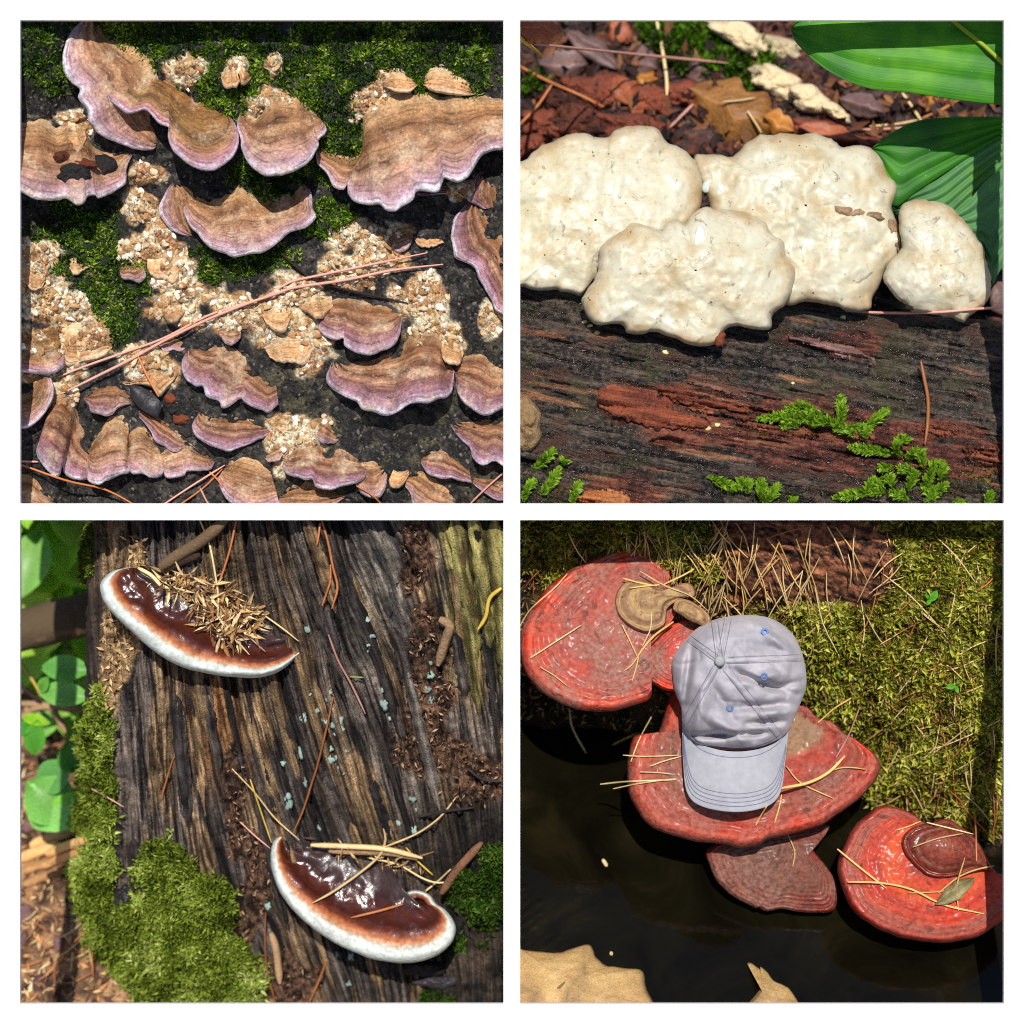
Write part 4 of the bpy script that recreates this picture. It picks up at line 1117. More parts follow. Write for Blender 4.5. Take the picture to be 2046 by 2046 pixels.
needle('bark_strip', cH((900, 340), (1000, 370), (1120, 390), (1220, 410)), DARK, .006, .002, 12, 'dark bark strip pressed under the right white lobe', cat='bark strip', k=6)

# bright moss sprigs: a stem with rows of short blunt leaflets
def sprig(pts, mat, label, r, group=None, ll=.008, step=.0022, lift=.006, w=None):
    q = rs(pts, max(6, int(np.sum(np.hypot(*np.diff(np.array(pts), axis=0).T)) * K / step)))
    ws = np.array([hit(a, b) for a, b in q]) - lift
    ws = np.convolve(np.pad(ws, 3, mode='edge'), np.ones(7) / 7, 'valid') - .004 * np.sin(np.linspace(0, math.pi, len(q)))
    p = PN(q[:, 0], q[:, 1], ws)
    d = np.gradient(p, axis=0); d /= np.linalg.norm(d, axis=1)[:, None] + 1e-9
    sdir = np.cross(d, BACK[None]); sdir /= np.linalg.norm(sdir, axis=1)[:, None] + 1e-9
    t = np.linspace(0, 1, len(p))
    Ps, Ds, Ls = [], [], []
    for sg in (-1, 1):
        for k in range(3):
            Ps.append(p + r.normal(size=p.shape) * .0005)
            Ds.append(sdir * sg * (1 - .25 * k) + d * .8 + BACK[None] * (.25 + .35 * k) + r.normal(size=p.shape) * .22)
            Ls.append(ll * (.45 + .75 * np.sin(np.clip(t * 1.05, 0, 1) * math.pi) ** .6) * r.uniform(.75, 1.2, len(p)))
    P = np.vstack(Ps); Dd = np.vstack(Ds); L = np.concatenate(Ls)
    V, F = leaves(P, Dd, L, L * .55, .1)
    tt = np.tile(t, 6)
    c = lerp(H(70, 104, 14), H(158, 200, 52), np.clip(tt * .5 + r.random(len(P)) * .6, 0, 1))
    o = obj('moss_sprig', V, F, mat, None, {'col': np.repeat(c, 4, 0)}, False)
    return tag(o, label, 'moss sprig', group)
_r = np.random.default_rng(5)
SPM = foliage('bright_moss_leaf', .45, .3)
SPR = [cH((540, 1200), (350, 1260), (180, 1250), (10, 1265)), cH((500, 1230), (360, 1170), (220, 1190)), cH((640, 1330), (660, 1200), (650, 1080)), cH((680, 1350), (560, 1280), (420, 1300)),
       cH((830, 1350), (900, 1290), (960, 1240), (1020, 1190)), cH((700, 1330), (800, 1330), (900, 1340)), cH((1080, 1540), (900, 1510), (720, 1480)), cH((1060, 1640), (1000, 1640), (950, 1650)),
       cH((1180, 1600), (1200, 1550), (1240, 1490)), cH((1120, 1560), (1080, 1480), (1110, 1400)), cH((1000, 1830), (850, 1830), (720, 1850), (600, 1870)), cH((1050, 1800), (1040, 1740), (1020, 1690)),
       cH((1180, 1820), (1200, 1740), (1240, 1670)), cH((1300, 1900), (1400, 1820), (1480, 1760)), cH((1340, 1740), (1360, 1650), (1380, 1580)), cH((880, 1840), (880, 1780), (920, 1720)),
       cH((60, 1920), (130, 1840), (180, 1770)), cH((40, 1900), (40, 1800), (30, 1720)), cH((280, 1930), (290, 1870)), cH((1790, 1960), (1800, 1880), (1810, 1820)), cH((1520, 1890), (1600, 1930)),
       cG((1480, 1700), (1600, 1760), (1740, 1800)), cG((1740, 1800), (1740, 1720)), cG((1790, 1840), (1800, 1730)), cG((1880, 1880), (1900, 1740)), cG((430, 1920), (460, 1830), (500, 1750)),
       cG((60, 1900), (90, 1800), (150, 1740)), cG((200, 1850), (280, 1740), (340, 1640)), cG((130, 1640), (200, 1600), (300, 1500)), cG((360, 1620), (380, 1580)), cH((1250, 1700), (1170, 1660), (1100, 1640)), cH((1300, 1640), (1280, 1560), (1270, 1500)), cH((1180, 1900), (1120, 1850), (1040, 1830)), cH((1380, 1900), (1350, 1830), (1300, 1790)), cH((1260, 1800), (1320, 1760), (1330, 1690)), cH((1420, 1740), (1440, 1660), (1430, 1590)), cH((1000, 1700), (960, 1760), (900, 1790)), cH((760, 1400), (700, 1350), (600, 1330)), cH((860, 1420), (840, 1370), (800, 1320)), cH((1120, 1470), (1150, 1430), (1140, 1390)), cH((330, 1330), (250, 1290), (200, 1330)), cH((450, 1330), (420, 1250), (400, 1180))]
for p in SPR:
    sprig(p, SPM, 'bright yellow green moss sprig creeping over the wet log', _r, 'moss sprigs on the wet log', ll=.0095)
TW = [(1130, 990, 110, 30), (1080, 940, 60, 30), (1560, 990, 90, 20), (1860, 960, 160, 40), (1560, 860, 120, 16), (1420, 760, 70, 14), (1980, 990, 60, 30)]
moss_mesh('moss', lambda x, y: S2(x, y), lambda x, y: blob_mask(x, y, TW, 6, .6, .03) - .1, (1030, 640, 2020, 1020), 5000, 4, .0055, .4,
          [(34, 40, 12), (70, 84, 20), (104, 124, 28)], MOSSM, 'thin olive moss film on the wet rotten log', seed=31)

# ================================================================== compartment 3: weathered stump with two red-belted conks
_lx = np.array([(1020, 172), (1240, 172), (1380, 170), (1480, 164), (1560, 166), (1652, 160), (1743, 133), (1846, 131), (1885, 152), (1924, 205), (2001, 226), (2030, 232)])
def xl3(Y):
    return np.interp(Y, _lx[:, 0], _lx[:, 1])

def flow3(X, Y):
    lean = np.interp(X, [150, 350, 560, 700, 850, 1020], [.05, .10, .30, .34, .20, .06])
    q = X - lean * (Y - 1520) - 9 * (fbm(X * .01, Y * .006, 2, 3) - .5) * 2
    return q, Y

RIDGE3 = [(250, 6, .020), (292, 5, .015), (338, 7, .024), (402, 6, .022), (448, 5, .012), (505, 8, .020), (560, 5, .010), (602, 7, .024), (655, 6, .012), (715, 9, .026), (770, 6, .012), (838, 14, .030), (905, 8, .020), (960, 6, .014)]
def base3(Y):
    return .024 + .336 * np.clip((np.asarray(Y, float) - 1039) / 967, 0, 1.05) ** 1.2
def S3(X, Y, moss=True):
    X = np.asarray(X, float); Y = np.asarray(Y, float)
    w = base3(Y)
    xl = xl3(Y)
    qn = np.clip((430 - X) / (430 - xl), 0, 1)
    w = w + .15 * (1 - np.sqrt(np.clip(1 - qn ** 2.2, 0, 1)))
    q, a = flow3(X, Y)
    for c, s_, d in RIDGE3:            # splits between the wood ribs
        cc = c + 6 * np.sin(Y * .011 + c)
        w = w + d * np.exp(-((q - cc) / s_) ** 2) * (.4 + .9 * fbm(a * .008 + c, 0 * a, 1, 3))
    w = w - .018 * (fbm(q * .022, a * .0035, 3, 4) - .5) * 2
    w = w - .010 * (fbm(q * .09, a * .010, 4, 4) - .5) * 2
    w = w - .010 * (fbm(q * .3, a * .03, 5, 3) - .5) * 2
    w = w + .010 * (1 - np.abs(2 * fbm(q * .06, a * .006, 6, 3) - 1)) ** 6 + .006 * (1 - np.abs(2 * fbm(q * .17, a * .014, 7, 2) - 1)) ** 4
    w = w - .004 * (fbm(X * .1, Y * .1, 6, 3) - .5) * 2
    cr = crumb3(X, Y)
    w = w + sm(0, .3, cr) * (.016 - .022 * fbm(X * .07, Y * .07, 2, 4))
    low = sm(1560, 1750, Y) * sm(830, 930, X)
    w = w - low * .035 - low * .02 * (fbm(X * .03, Y * .03, 3, 4) - .5) * 2
    if moss:
        w = w - .030 * sm(-.1, .6, moss3(X, Y)) * (.6 + .5 * fbm(X * .03, Y * .03, 1, 3))
    return w

CRUMB3 = [(835, 1100, 36, 110), (850, 1260, 40, 90), (860, 1400, 60, 110), (870, 1500, 90, 70), (270, 1120, 26, 60), (235, 1290, 40, 80), (215, 1370, 30, 60), (470, 1600, 26, 130), (520, 1740, 40, 80), (490, 1830, 30, 70), (560, 1960, 90, 60), (960, 1560, 60, 60)]
def crumb3(X, Y):
    return blob_mask(X, Y, CRUMB3, 3, .5, .025)
MOSS3 = [(195, 1480, 40, 110), (190, 1620, 50, 120), (185, 1760, 50, 120), (225, 1880, 70, 110), (330, 1740, 70, 70), (370, 1830, 100, 100), (400, 1940, 130, 90), (300, 1950, 100, 90), (480, 1990, 60, 40), (270, 1840, 60, 80)]
MOSS3B = [(975, 1800, 40, 90), (930, 1780, 30, 40), (900, 1890, 30, 20), (860, 2000, 40, 26), (985, 1730, 30, 40)]
def moss3(X, Y):
    return blob_mask(X, Y, MOSS3, 5, .32, .022)

def col3(X, Y, W):
    q, a = flow3(X, Y)
    f = fbm(q * .1, a * .006, 1, 4); g = fbm(q * .022, a * .004, 2, 4); h = fbm(X * .02, Y * .02, 6, 4)
    f = .45 * f + .55 * fbm(q * .26, a * .016, 7, 3)
    f = .5 + (f - .5) * 1.7
    c = lerp(H(24, 21, 23), H(134, 120, 110), sm(.25, .8, f))
    c = lerp(c, lerp(H(64, 44, 30), H(190, 156, 112), sm(.25, .8, f)), sm(.5, .62, g) * .7)
    # grey weathered boards right of the middle
    gr = sm(680, 740, X) * sm(830, 790, X) * sm(1420, 1200, Y)
    c = lerp(c, lerp(H(86, 82, 80), H(156, 146, 132), sm(.3, .7, f)), gr * .75)
    dk = sm(560, 600, q) * sm(690, 650, q)
    c = lerp(c, lerp(H(30, 27, 30), H(84, 74, 68), sm(.3, .75, f)), dk * .8)
    # olive pale rib at the right edge
    ol = sm(870, 900, X + 12 * np.sin(Y * .02)) * sm(1420, 1250, Y)
    c = lerp(c, lerp(H(78, 70, 34), H(176, 164, 96), sm(.28, .7, f)), ol * .9)
    # orange brown wood under the upper conk
    ob = sm(370, 400, q) * sm(520, 480, q) * sm(1330, 1370, Y) * sm(1640, 1480, Y)
    c = lerp(c, lerp(H(86, 54, 30), H(172, 122, 74), sm(.3, .7, f)), ob * .85)
    cr = sm(0, .25, crumb3(X, Y))
    lt = sm(330, 280, X)
    n = fbm(X * .12, Y * .12, 4, 3)
    c = lerp(c, lerp(lerp(H(46, 32, 25), H(128, 96, 74), sm(.3, .7, n)), lerp(H(120, 92, 64), H(206, 174, 128), sm(.3, .7, n)), lt), cr)
    bk = sm(208, 196, X) * sm(1400, 1380, Y)
    c = lerp(c, lerp(H(26, 22, 24), H(66, 56, 56), f), bk * .85)
    low = sm(1540, 1660, Y) * sm(800, 880, X)
    c = lerp(c, lerp(H(22, 20, 20), H(84, 70, 58), sm(.4, .75, h)), low * .85)
    c = lerp(c, H(36, 40, 16), sm(0, .25, moss3(X, Y)) * .8)
    c = c * (.55 + .75 * sm(.2, .6, fbm(X * .006, Y * .012, 7, 3)))[..., None]
    return {'col': c, 'flow': np.stack([q * K, a * K, 0 * q], -1)}

STUMP = tinted('weathered_wood', .8, .3, 330., 60., 1., .008, flow=(420., 22.), contrast=(.25, 1.7))
_ys = np.arange(1024, 2024, 2.3)
_t = np.r_[np.linspace(0, .12, 30)[:-1], np.linspace(.12, 1, 380)]
Yg = np.repeat(_ys[:, None], len(_t), 1)
_edge = 7 * (fbm(_ys * .05, 0 * _ys, 3, 4) - .5) * 2
Xg = (xl3(_ys) + _edge)[:, None] + (1024 - xl3(_ys) - _edge)[:, None] * _t[None] ** 1.0
Wg = S3(Xg, Yg)
Xb = Xg[:, :1] + 14; Wb = Wg[:, :1] + .22
Xg = np.hstack([Xb, Xg]); Yg = np.hstack([Yg[:, :1], Yg]); Wg = np.hstack([Wb, Wg])
_at = col3(Xg, Yg, Wg)
V = PN(Xg, Yg, Wg).reshape(-1, 3)
stump = obj('tree_stump', V, gridf(*Xg.shape), STUMP, None, {k: v.reshape(-1, 3) for k, v in _at.items()}, True, True)
tag(stump, 'weathered splitting tree stump with grey and tan ribs carrying two glossy conks', 'stump')

# loose strips of wood standing proud of the stump
def stump_strip(x0, y0, L, hw, th, c1, c2, seed):
    n_, m_ = 40, 7
    yy = np.linspace(y0, y0 + L, n_)
    lean = np.interp(x0, [150, 350, 560, 700, 850, 1020], [.05, .10, .30, .34, .20, .06])
    xc = x0 + lean * (yy - y0) + 5 * (fbm(yy * .02, 0 * yy + seed, seed, 3) - .5)
    s_ = np.linspace(0, 1, n_)
    half = hw * np.clip(np.minimum(s_ * 9, (1 - s_) * 5), .12, 1) * (.75 + .6 * fbm(yy * .05, 0 * yy, seed + 1, 3))
    e1 = 5 * (fbm(yy * .16, 0 * yy, seed + 2, 3) - .5); e2 = 5 * (fbm(yy * .16, 0 * yy + 9, seed + 3, 3) - .5)
    t = np.linspace(-1, 1, m_)[None]
    px = xc[:, None] + np.where(t < 0, t * (half + e1)[:, None], t * (half + e2)[:, None]); py = yy[:, None] + 0 * px
    lift = th * (1 - .6 * np.abs(t) ** 3) * np.clip(np.minimum(s_ * 14, (1 - s_) * 8), .1, 1)[:, None]
    q, a = flow3(px, py)
    W = S3(px, py, False) * .5 + .5 * S3(xc, yy, False)[:, None] - lift - .004 * (fbm(q * .3, a * .02, seed, 3) - .5) * 2
    PX = np.hstack([px, px[:, ::-1]]); PY = np.hstack([py, py[:, ::-1]]); WW = np.hstack([W, W[:, ::-1] + .02])
    f = .5 + (.5 * fbm(q * .12, a * .006, seed, 3) + .5 * fbm(q * .3, a * .02, seed + 4, 3) - .5) * 1.9
    c = lerp(H(*c1), H(*c2), sm(.2, .85, f)); c = np.hstack([c, c[:, ::-1]]).reshape(-1, 3)
    fl = np.stack([q * K, a * K, 0 * q], -1); fl = np.hstack([fl, fl[:, ::-1]]).reshape(-1, 3)
    return obj('wood_strip', PN(PX, PY, WW).reshape(-1, 3), gridf(n_, 2 * m_), STUMP, stump, {'col': c, 'flow': fl}, True, True)
_rs = random.Random(12)
TONES = [((28, 24, 25), (112, 100, 92)), ((60, 42, 30), (176, 144, 104)), ((34, 30, 32), (92, 84, 82)), ((84, 60, 40), (200, 166, 122)), ((22, 20, 22), (76, 66, 62)), ((70, 64, 60), (166, 154, 140))]
for i in range(64):
    x0 = _rs.uniform(225, 990); y0 = _rs.uniform(1010, 1800)
    if x0 > 860 and y0 > 1400: continue
    if crumb3(np.array([x0]), np.array([y0]))[0] > .1 or moss3(np.array([x0]), np.array([y0]))[0] > -.1: continue
    L = min(_rs.uniform(90, 420), 2015 - y0)
    if moss3(np.array([x0 + 10]), np.array([y0 + L]))[0] > 0: L *= .5
    k_ = 5 if x0 > 690 and x0 < 830 and y0 < 1350 and i % 2 else i % 5
    stump_strip(x0, y0, L, _rs.uniform(5, 15), _rs.uniform(.004, .013), *TONES[k_], i)
for x0, y0, L, hw in ((905, 1020, 330, 16), (945, 1015, 300, 14), (985, 1020, 380, 16), (925, 1180, 260, 10)):
    stump_strip(x0, y0, L, hw, .012, (84, 76, 36), (190, 178, 108), int(x0))
# forest floor left of the stump
def zfloor(x, y):
    return .012 * fbm(x * 14, y * 14, 1, 4) + .006 * fbm(x * 60, y * 60, 2, 3)
_gx = np.linspace(-1.15, -.30, 130); _gy = np.linspace(-.55, 1.5, 260)
GX, GY = np.meshgrid(_gx, _gy)
_p0 = PV(100, 1990, .40)
GX = GX; GYw = GY + _p0.y * 0
Vf = np.stack([GX, GYw, zfloor(GX, GYw)], -1).reshape(-1, 3)
_n = fbm(GX * 30, GYw * 30, 4, 4)
_cf = lerp(H(70, 52, 42), H(176, 136, 98), sm(.3, .7, _n)).reshape(-1, 3)
fl3 = obj('forest_floor', Vf, gridf(*GX.shape)[:, ::-1], tinted('chip_floor', .9, .2, 160., 50., .8, .006, contrast=(.5, 1.4)), None, {'col': _cf}, True, True)
tag(fl3, kind='structure')

def floor_hit(px, py):
    """where the line through a photo pixel meets the forest floor"""
    a = PV(px, py, 0); d = (a - CAMLOC)
    t = (0.012 - CAMLOC.z) / d.z
    return CAMLOC + d * t

# loose wood chips: flat slivers, thousands on the floor
def chips(name, P, N, ln, cols, mat, seed, label, flat=.25, parent=None, wd=.3):
    r = np.random.default_rng(seed)
    D = r.normal(size=(len(P), 3)); D[:, 2] *= flat
    L = ln * r.uniform(.5, 1.5, len(P))
    side = np.tile(N, (len(P), 1)) + r.normal(size=(len(P), 3)) * .35
    V, F = leaves(P, D, L, L * wd * r.uniform(.6, 1.3, len(P)), .02, side)
    cc = np.array([H(*c) for c in cols])
    c = cc[r.integers(0, len(cc), len(P))] * r.uniform(.6, 1.2, len(P))[:, None]
    o = obj(name, V, F, mat, parent, {'col': np.repeat(c, 4, 0)}, False)
    return tag(o, label, None if parent else 'wood chips', None, 'stuff')
CHIP = foliage('wood_chip', .8, .05, .2)
_r = np.random.default_rng(8)
_cx = _r.uniform(-.85, -.50, 5200); _cy = _r.uniform(-.52, .9, 5200)
chips('wood_chips', np.c_[_cx, _cy, zfloor(_cx, _cy) + .004], (0, 0, 1), .016, [(224, 186, 132), (206, 150, 96), (170, 122, 84), (120, 86, 70), (236, 206, 160), (96, 66, 56)], CHIP, 3,
      'pale wood chips littering the ground beside the stump')
# crumbled wood caught in the stump
_x = _r.uniform(170, 1010, 16000); _y = _r.uniform(1045, 2000, 16000)
_k = crumb3(_x, _y) > _r.random(16000) * .3
_x, _y = _x[_k], _y[_k]
_lt = _x < 330
chips('crumbled_wood', PN(_x[_lt], _y[_lt], S3(_x[_lt], _y[_lt]) - .004), BACK, .011, [(226, 196, 148), (190, 152, 108), (214, 176, 124), (140, 104, 74)], CHIP, 4, 'pale crumbled wood caught in the left splits of the stump', 1.)
chips('crumbled_wood', PN(_x[~_lt], _y[~_lt], S3(_x[~_lt], _y[~_lt]) - .003), BACK, .008, [(104, 74, 56), (134, 100, 78), (64, 44, 36), (184, 150, 122), (40, 30, 26)], CHIP, 5, 'brown crumbly rot filling the right hollow of the stump', 1.)

# moss on the stump foot
moss_mesh('moss', lambda x, y: S3(x, y) - .002, moss3, (120, 1340, 560, 2015), 15000, 7, .0115, .30, [(44, 54, 14), (110, 130, 36), (160, 182, 62), (200, 216, 100), (230, 238, 156)], MOSSM,
          'thick feathery yellow green moss over the left foot of the stump', up=.9, seed=41, spread=.8)
moss_mesh('moss', lambda x, y: S3(x, y) - .002, lambda x, y: blob_mask(x, y, MOSS3B, 4, .5, .03), (840, 1660, 1015, 2015), 3500, 6, .011, .30, [(30, 44, 12), (74, 108, 30), (120, 154, 60)], MOSSM,
          'sparse green moss right of the lower conk', up=.9, seed=42)
moss_mesh('moss', lambda x, y: S3(x, y) - .002, lambda x, y: blob_mask(x, y, [(172, 1110, 14, 60), (178, 1080, 10, 40)], 4, .5, .05), (160, 1040, 200, 1200), 900, 5, .008, .35, [(40, 52, 14), (110, 130, 40), (170, 180, 80)], MOSSM,
          'tuft of moss on the black bark strip of the stump', up=.4, seed=43)

# --- conks
def conk_mat(name, stops, rough_stops, coat_stops, greyn=0., wob=.06):
    m, nt, b = mat_new(name)
    P = pos(nt); r = attr(nt, 'ring', 2); al = attr(nt, 'along', 2)
    n1 = noise(nt, P, 40., 5); n2 = noise(nt, P, 160., 5); n3 = noise(nt, P, 14., 3)
    rr = math_(nt, 'ADD', r, math_(nt, 'MULTIPLY', math_(nt, 'SUBTRACT', n1, .5), wob))
    rr = math_(nt, 'DIVIDE', math_(nt, 'ADD', rr, math_(nt, 'MULTIPLY', math_(nt, 'SUBTRACT', n2, .5), wob * .5)), 1.3)
    c = ramp(nt, rr, [(p / 1.3, H(*cc)) for p, cc in stops])
    c = mixc(nt, 1., c, ramp(nt, n2, [(.3, .72), (.7, 1.2)]), 'MULTIPLY')
    setb(nt, b, color=c, rough=ramp(nt, rr, [(p / 1.3, v) for p, v in rough_stops]), spec=.5,
         coat=ramp(nt, rr, [(p / 1.3, v) for p, v in coat_stops]), coatr=.12)
    p1 = bump(nt, b, n1, .28, .005)
    p2 = bump(nt, b, n2, .3, .0015, p1)
    b2 = nd(nt, 'Bump', {'Strength': .5, 'Distance': .004, 'Height': n1})
    nt.links.new(b2.outputs[0], b.inputs['Coat Normal'])
    return m
CONK = conk_mat('red_belted_conk', [(0, (58, 46, 46)), (.26, (64, 46, 44)), (.36, (54, 27, 24)), (.5, (80, 36, 24)), (.64, (62, 24, 17)), (.72, (104, 46, 26)), (.775, (176, 98, 54)), (.815, (196, 150, 112)), (.86, (206, 212, 204)), (1.04, (212, 222, 214)), (1.3, (176, 172, 160))],
                [(0, .5), (.3, .35), (.5, .2), (.68, .3), (.78, .7), (1.3, .8)], [(0, .05), (.3, .25), (.5, .5), (.68, .35), (.76, 0.), (1.3, 0.)])
o = shelf('bracket_conk', cI((950, 408), (1090, 430), (1250, 480), (1450, 540), (1650, 640), (1850, 740), (2000, 850), (2100, 885), (2195, 975)),
      cI((900, 402), (780, 420), (700, 470), (658, 540), (670, 630), (720, 720), (800, 805), (900, 895), (1000, 985), (1100, 1070), (1200, 1130), (1320, 1180), (1450, 1212), (1600, 1240), (1760, 1252), (1900, 1250), (1990, 1225), (2080, 1175), (2160, 1110), (2212, 1060), (2208, 1010)),
      CONK, surf=lambda x, y: base3(y) + .01, tilt=.42, th=.02, n=150, m=60, scal=1.5, sf=.03, ridge=.003, nb=2.4, furrow=.002, rim=.16, rimd=.04, cup=.012, seed=4, bow=.012)
tag(o, 'upper glossy red brown conk with white rim holding a heap of wood chips', 'bracket fungus')
o = shelf('bracket_conk', cL((300, 606), (450, 680), (620, 700), (800, 720), (950, 780), (1060, 880), (1120, 1000), (1150, 1110), (1200, 1180), (1260, 1210), (1230, 1170)),
      cL((280, 600), (200, 612), (140, 660), (115, 740), (120, 850), (160, 980), (220, 1100), (310, 1212), (420, 1312), (560, 1412), (700, 1490), (850, 1552), (1000, 1590), (1160, 1602), (1300, 1582), (1420, 1532), (1520, 1442), (1552, 1350), (1530, 1270), (1470, 1190), (1400, 1140), (1360, 1080), (1290, 1045), (1200, 1045), (1145, 1080), (1125, 1130)),
      CONK, surf=lambda x, y: base3(y) + .01 - .075 * sm(740, 830, x), tilt=.50, th=.02, n=170, m=60, scal=1.5, sf=.03, ridge=.003, nb=2.4, furrow=.002, rim=.15, rimd=.036, cup=.012, seed=9, bow=.01)
tag(o, 'lower glossy red brown conk with broad white rim and curled right lobe', 'bracket fungus')

# chips heaped on the conks
def heap(poly, n_, ln, cols, label, seed, up=.012):
    r = np.random.default_rng(seed)
    p = np.array(poly); lo, hi = p.min(0), p.max(0)
    pts = []
    while len(pts) < n_:
        x, y = r.uniform(lo, hi)
        if inpoly(np.array([x]), np.array([y]), poly)[0]:
            pts.append((x, y, hit(x, y) - r.random() * up))
    a = np.array(pts)
    return chips('wood_chips', PN(a[:, 0], a[:, 1], a[:, 2]), BACK, ln, cols, CHIP, seed, label, 1., wd=.15)
heap(cI((1120, 450), (1300, 420), (1700, 600), (1900, 780), (1830, 880), (1700, 1000), (1550, 960), (1430, 800), (1350, 640), (1150, 560)), 560, .026,
     [(232, 198, 140), (206, 162, 104), (240, 214, 166), (168, 124, 80), (120, 84, 56)], 'heap of pale wood chips on the upper conk', 6, .018)
heap(cL((350, 590), (600, 660), (900, 700), (1300, 790), (1330, 900), (1100, 880), (900, 800), (600, 740)), 110, .020, [(206, 170, 120), (150, 112, 78), (226, 196, 146), (96, 70, 54)], 'thin litter of wood chips behind the lower conk', 7)

# needles, twigs and splinters on the stump
def nl(lb, p, m_, r_=.0013, lift=.004, nm='pine_needle', cat='needle', seg=18, k=5):
    return needle(nm, p, m_, r_, lift, seg, lb, cat=cat, k=k)
OLDW = plain('grey_splinter', H(150, 120, 88), .8, 200., .5, .9, bd=.003)
nl('broken grey branch leaning above the chip heap on the upper conk', cI((1120, 400), (1250, 310), (1400, 220), (1530, 120), (1640, 20)), OLDW, .0085, .010, 'branch', 'branch', k=7)
nl('thin branch stub under the leaning broken branch', cI((1150, 420), (1300, 350), (1430, 300)), TWIG, .006, .008, 'branch', 'branch', k=7)
nl('long straw needle hanging into the chip heap from above', cI((1420, 20), (1500, 220), (1550, 480), (1570, 640), (1560, 790)), STRAW, .0015, .006)
nl('rusty needle slanting down into the chip heap', cI((1710, 20), (1660, 260), (1590, 480), (1500, 730)), RUST, .0016, .006)
nl('straw needle across the front of the chip heap', cI((1560, 600), (1600, 800), (1700, 950), (1810, 1075)), STRAW, .0017, .004)
nl('thin rusty needle over the chip heap', cI((1340, 440), (1500, 650), (1700, 840), (1932, 1050)), PINK, .0013, .004)
nl('needle lying from chip heap to the upper conk tip', cI((1640, 580), (1850, 720), (2050, 860), (2190, 970)), STRAW, .0014, .004)
nl('pale splinter lying on the upper conk shoulder', cI((950, 405), (1050, 460), (1130, 540), (1190, 560)), STRAW, .0032, .002, 'wood_splinter', 'splinter')
nl('level needle across the heap above the upper conk', cI((1380, 840), (1550, 835), (1800, 825)), RUST, .0011, .003)
CONE = plain('maroon_bud', H(120, 40, 36), .4, 300., .5, .8, bd=.003)
lump('catkin', cI((1600, 680))[0][0], cI((1600, 680))[0][1], 7, 16, hit(444, 1206) - .004, .008, CONE, 111, 'small maroon catkin on the chip heap', 'catkin', n=24, m=8, rough=.2, solid=False)
nl('rusty pair of needles hanging on the dark rib beside the upper conk', cJ((510, 30), (560, 200), (600, 400), (635, 560), (590, 720)), RUST, .0019, .005)
nl('short needle of the hanging rusty pair', cJ((500, 60), (490, 150), (475, 230)), RUST, .0016, .005)
nl('bent needle below the hanging rusty pair', cJ((580, 380), (580, 500), (550, 600), (515, 700)), RUST, .0016, .005)
nl('straight pinkish needle stuck to the rib among lichen', cJ((565, 920), (640, 1120), (740, 1300), (850, 1530)), PINK, .0017, .004)
nl('tiny green needle crossing the pinkish one', cJ((730, 1245), (835, 1250)), plain('green_needle', H(130, 150, 60), .5, 200., .2, .2), .0012, .006, seg=6)
nl('long needle rising from the left shoulder of the lower conk', cJ((600, 1400), (560, 1600), (480, 1930)) + cL((440, 200), (370, 420), (290, 600)), RUST, .0017, .005, seg=26)
nl('straw needle lying down to the left shoulder of the lower conk', cL((-180, 100), (0, 290), (150, 480), (340, 650)), STRAW, .0014, .004)
nl('greenish needle beside the left shoulder of the lower conk', cL((-40, 180), (40, 420), (125, 670)), YEL, .0014, .004)
nl('pinkish needle meeting the left rim of the lower conk', cL((-150, 480), (0, 620), (115, 715)), PINK, .0013, .004)
nl('long straw needle laid diagonally over the lower conk', cL((990, 565), (1005, 650), (960, 770), (800, 910), (600, 1050), (440, 1138)), STRAW, .0020, .006, seg=24)
nl('rust needle lying level on the lower conk', cL((1140, 1145), (950, 1200), (740, 1250)), RUST, .0020, .004)
nl('thick bleached stalk behind the lower conk', cL((430, 690), (700, 700), (1000, 720), (1290, 790)), STRAW, .0042, .006, 'dry_stalk', 'stalk', k=6)
nl('second bleached stalk behind the lower conk', cL((570, 740), (800, 750), (1050, 760), (1250, 800)), OLDW, .0034, .006, 'dry_stalk', 'stalk', k=6)
nl('long pale needle rising right from the lower conk', cL((1000, 705), (1250, 600), (1430, 470), (1555, 315)), STRAW, .0016, .005)
nl('curved straw needle running right behind the lower conk', cL((880, 790), (1100, 840), (1280, 940), (1400, 980), (1540, 970)), STRAW, .0015, .005)
nl('short green needle behind the lower conk', cL((1165, 710), (1260, 820), (1370, 920)), YEL, .0015, .005)
nl('needle tip poking over the curled lobe of the lower conk', cL((1315, 1045), (1420, 960), (1510, 875)), STRAW, .0016, .005)
nl('brown stick leaning right of the lower conk', cL((1440, 1060), (1560, 880), (1750, 670)), plain('brown_stick', H(112, 76, 54), .8, 150., .5, .8, bd=.004), .0065, .008, 'stick', 'stick', k=7)
nl('rusty needle pair standing below the lower conk', cL((550, 1590), (490, 1740), (410, 1920)), RUST, .0020, .006)
nl('thin brown root trailing left below the lower conk', cL((80, 1210), (75, 1400), (90, 1650), (160, 1920)), RUST, .0014, .005)
nl('pale splinter standing in the brown crumble below the mossy foot', cL((120, 1370), (160, 1500), (190, 1760)), OLDW, .0060, .006, 'wood_splinter', 'splinter', k=6)
nl('rusty needle on the tan rib left of the brown crumble', cKK((1225, 10), (1180, 150), (1130, 330)), RUST, .0015, .004)
nl('long grey grass blade arching out left over the broad leaf', cKK((190, 155), (400, 190), (600, 260), (840, 395)), PINK, .0014, .012)
nl('black twig on the dark soil right of the stump rib', cL((1640, 100), (1750, 180), (1900, 200)), DARK, .0022, .006, 'twig', 'twig')
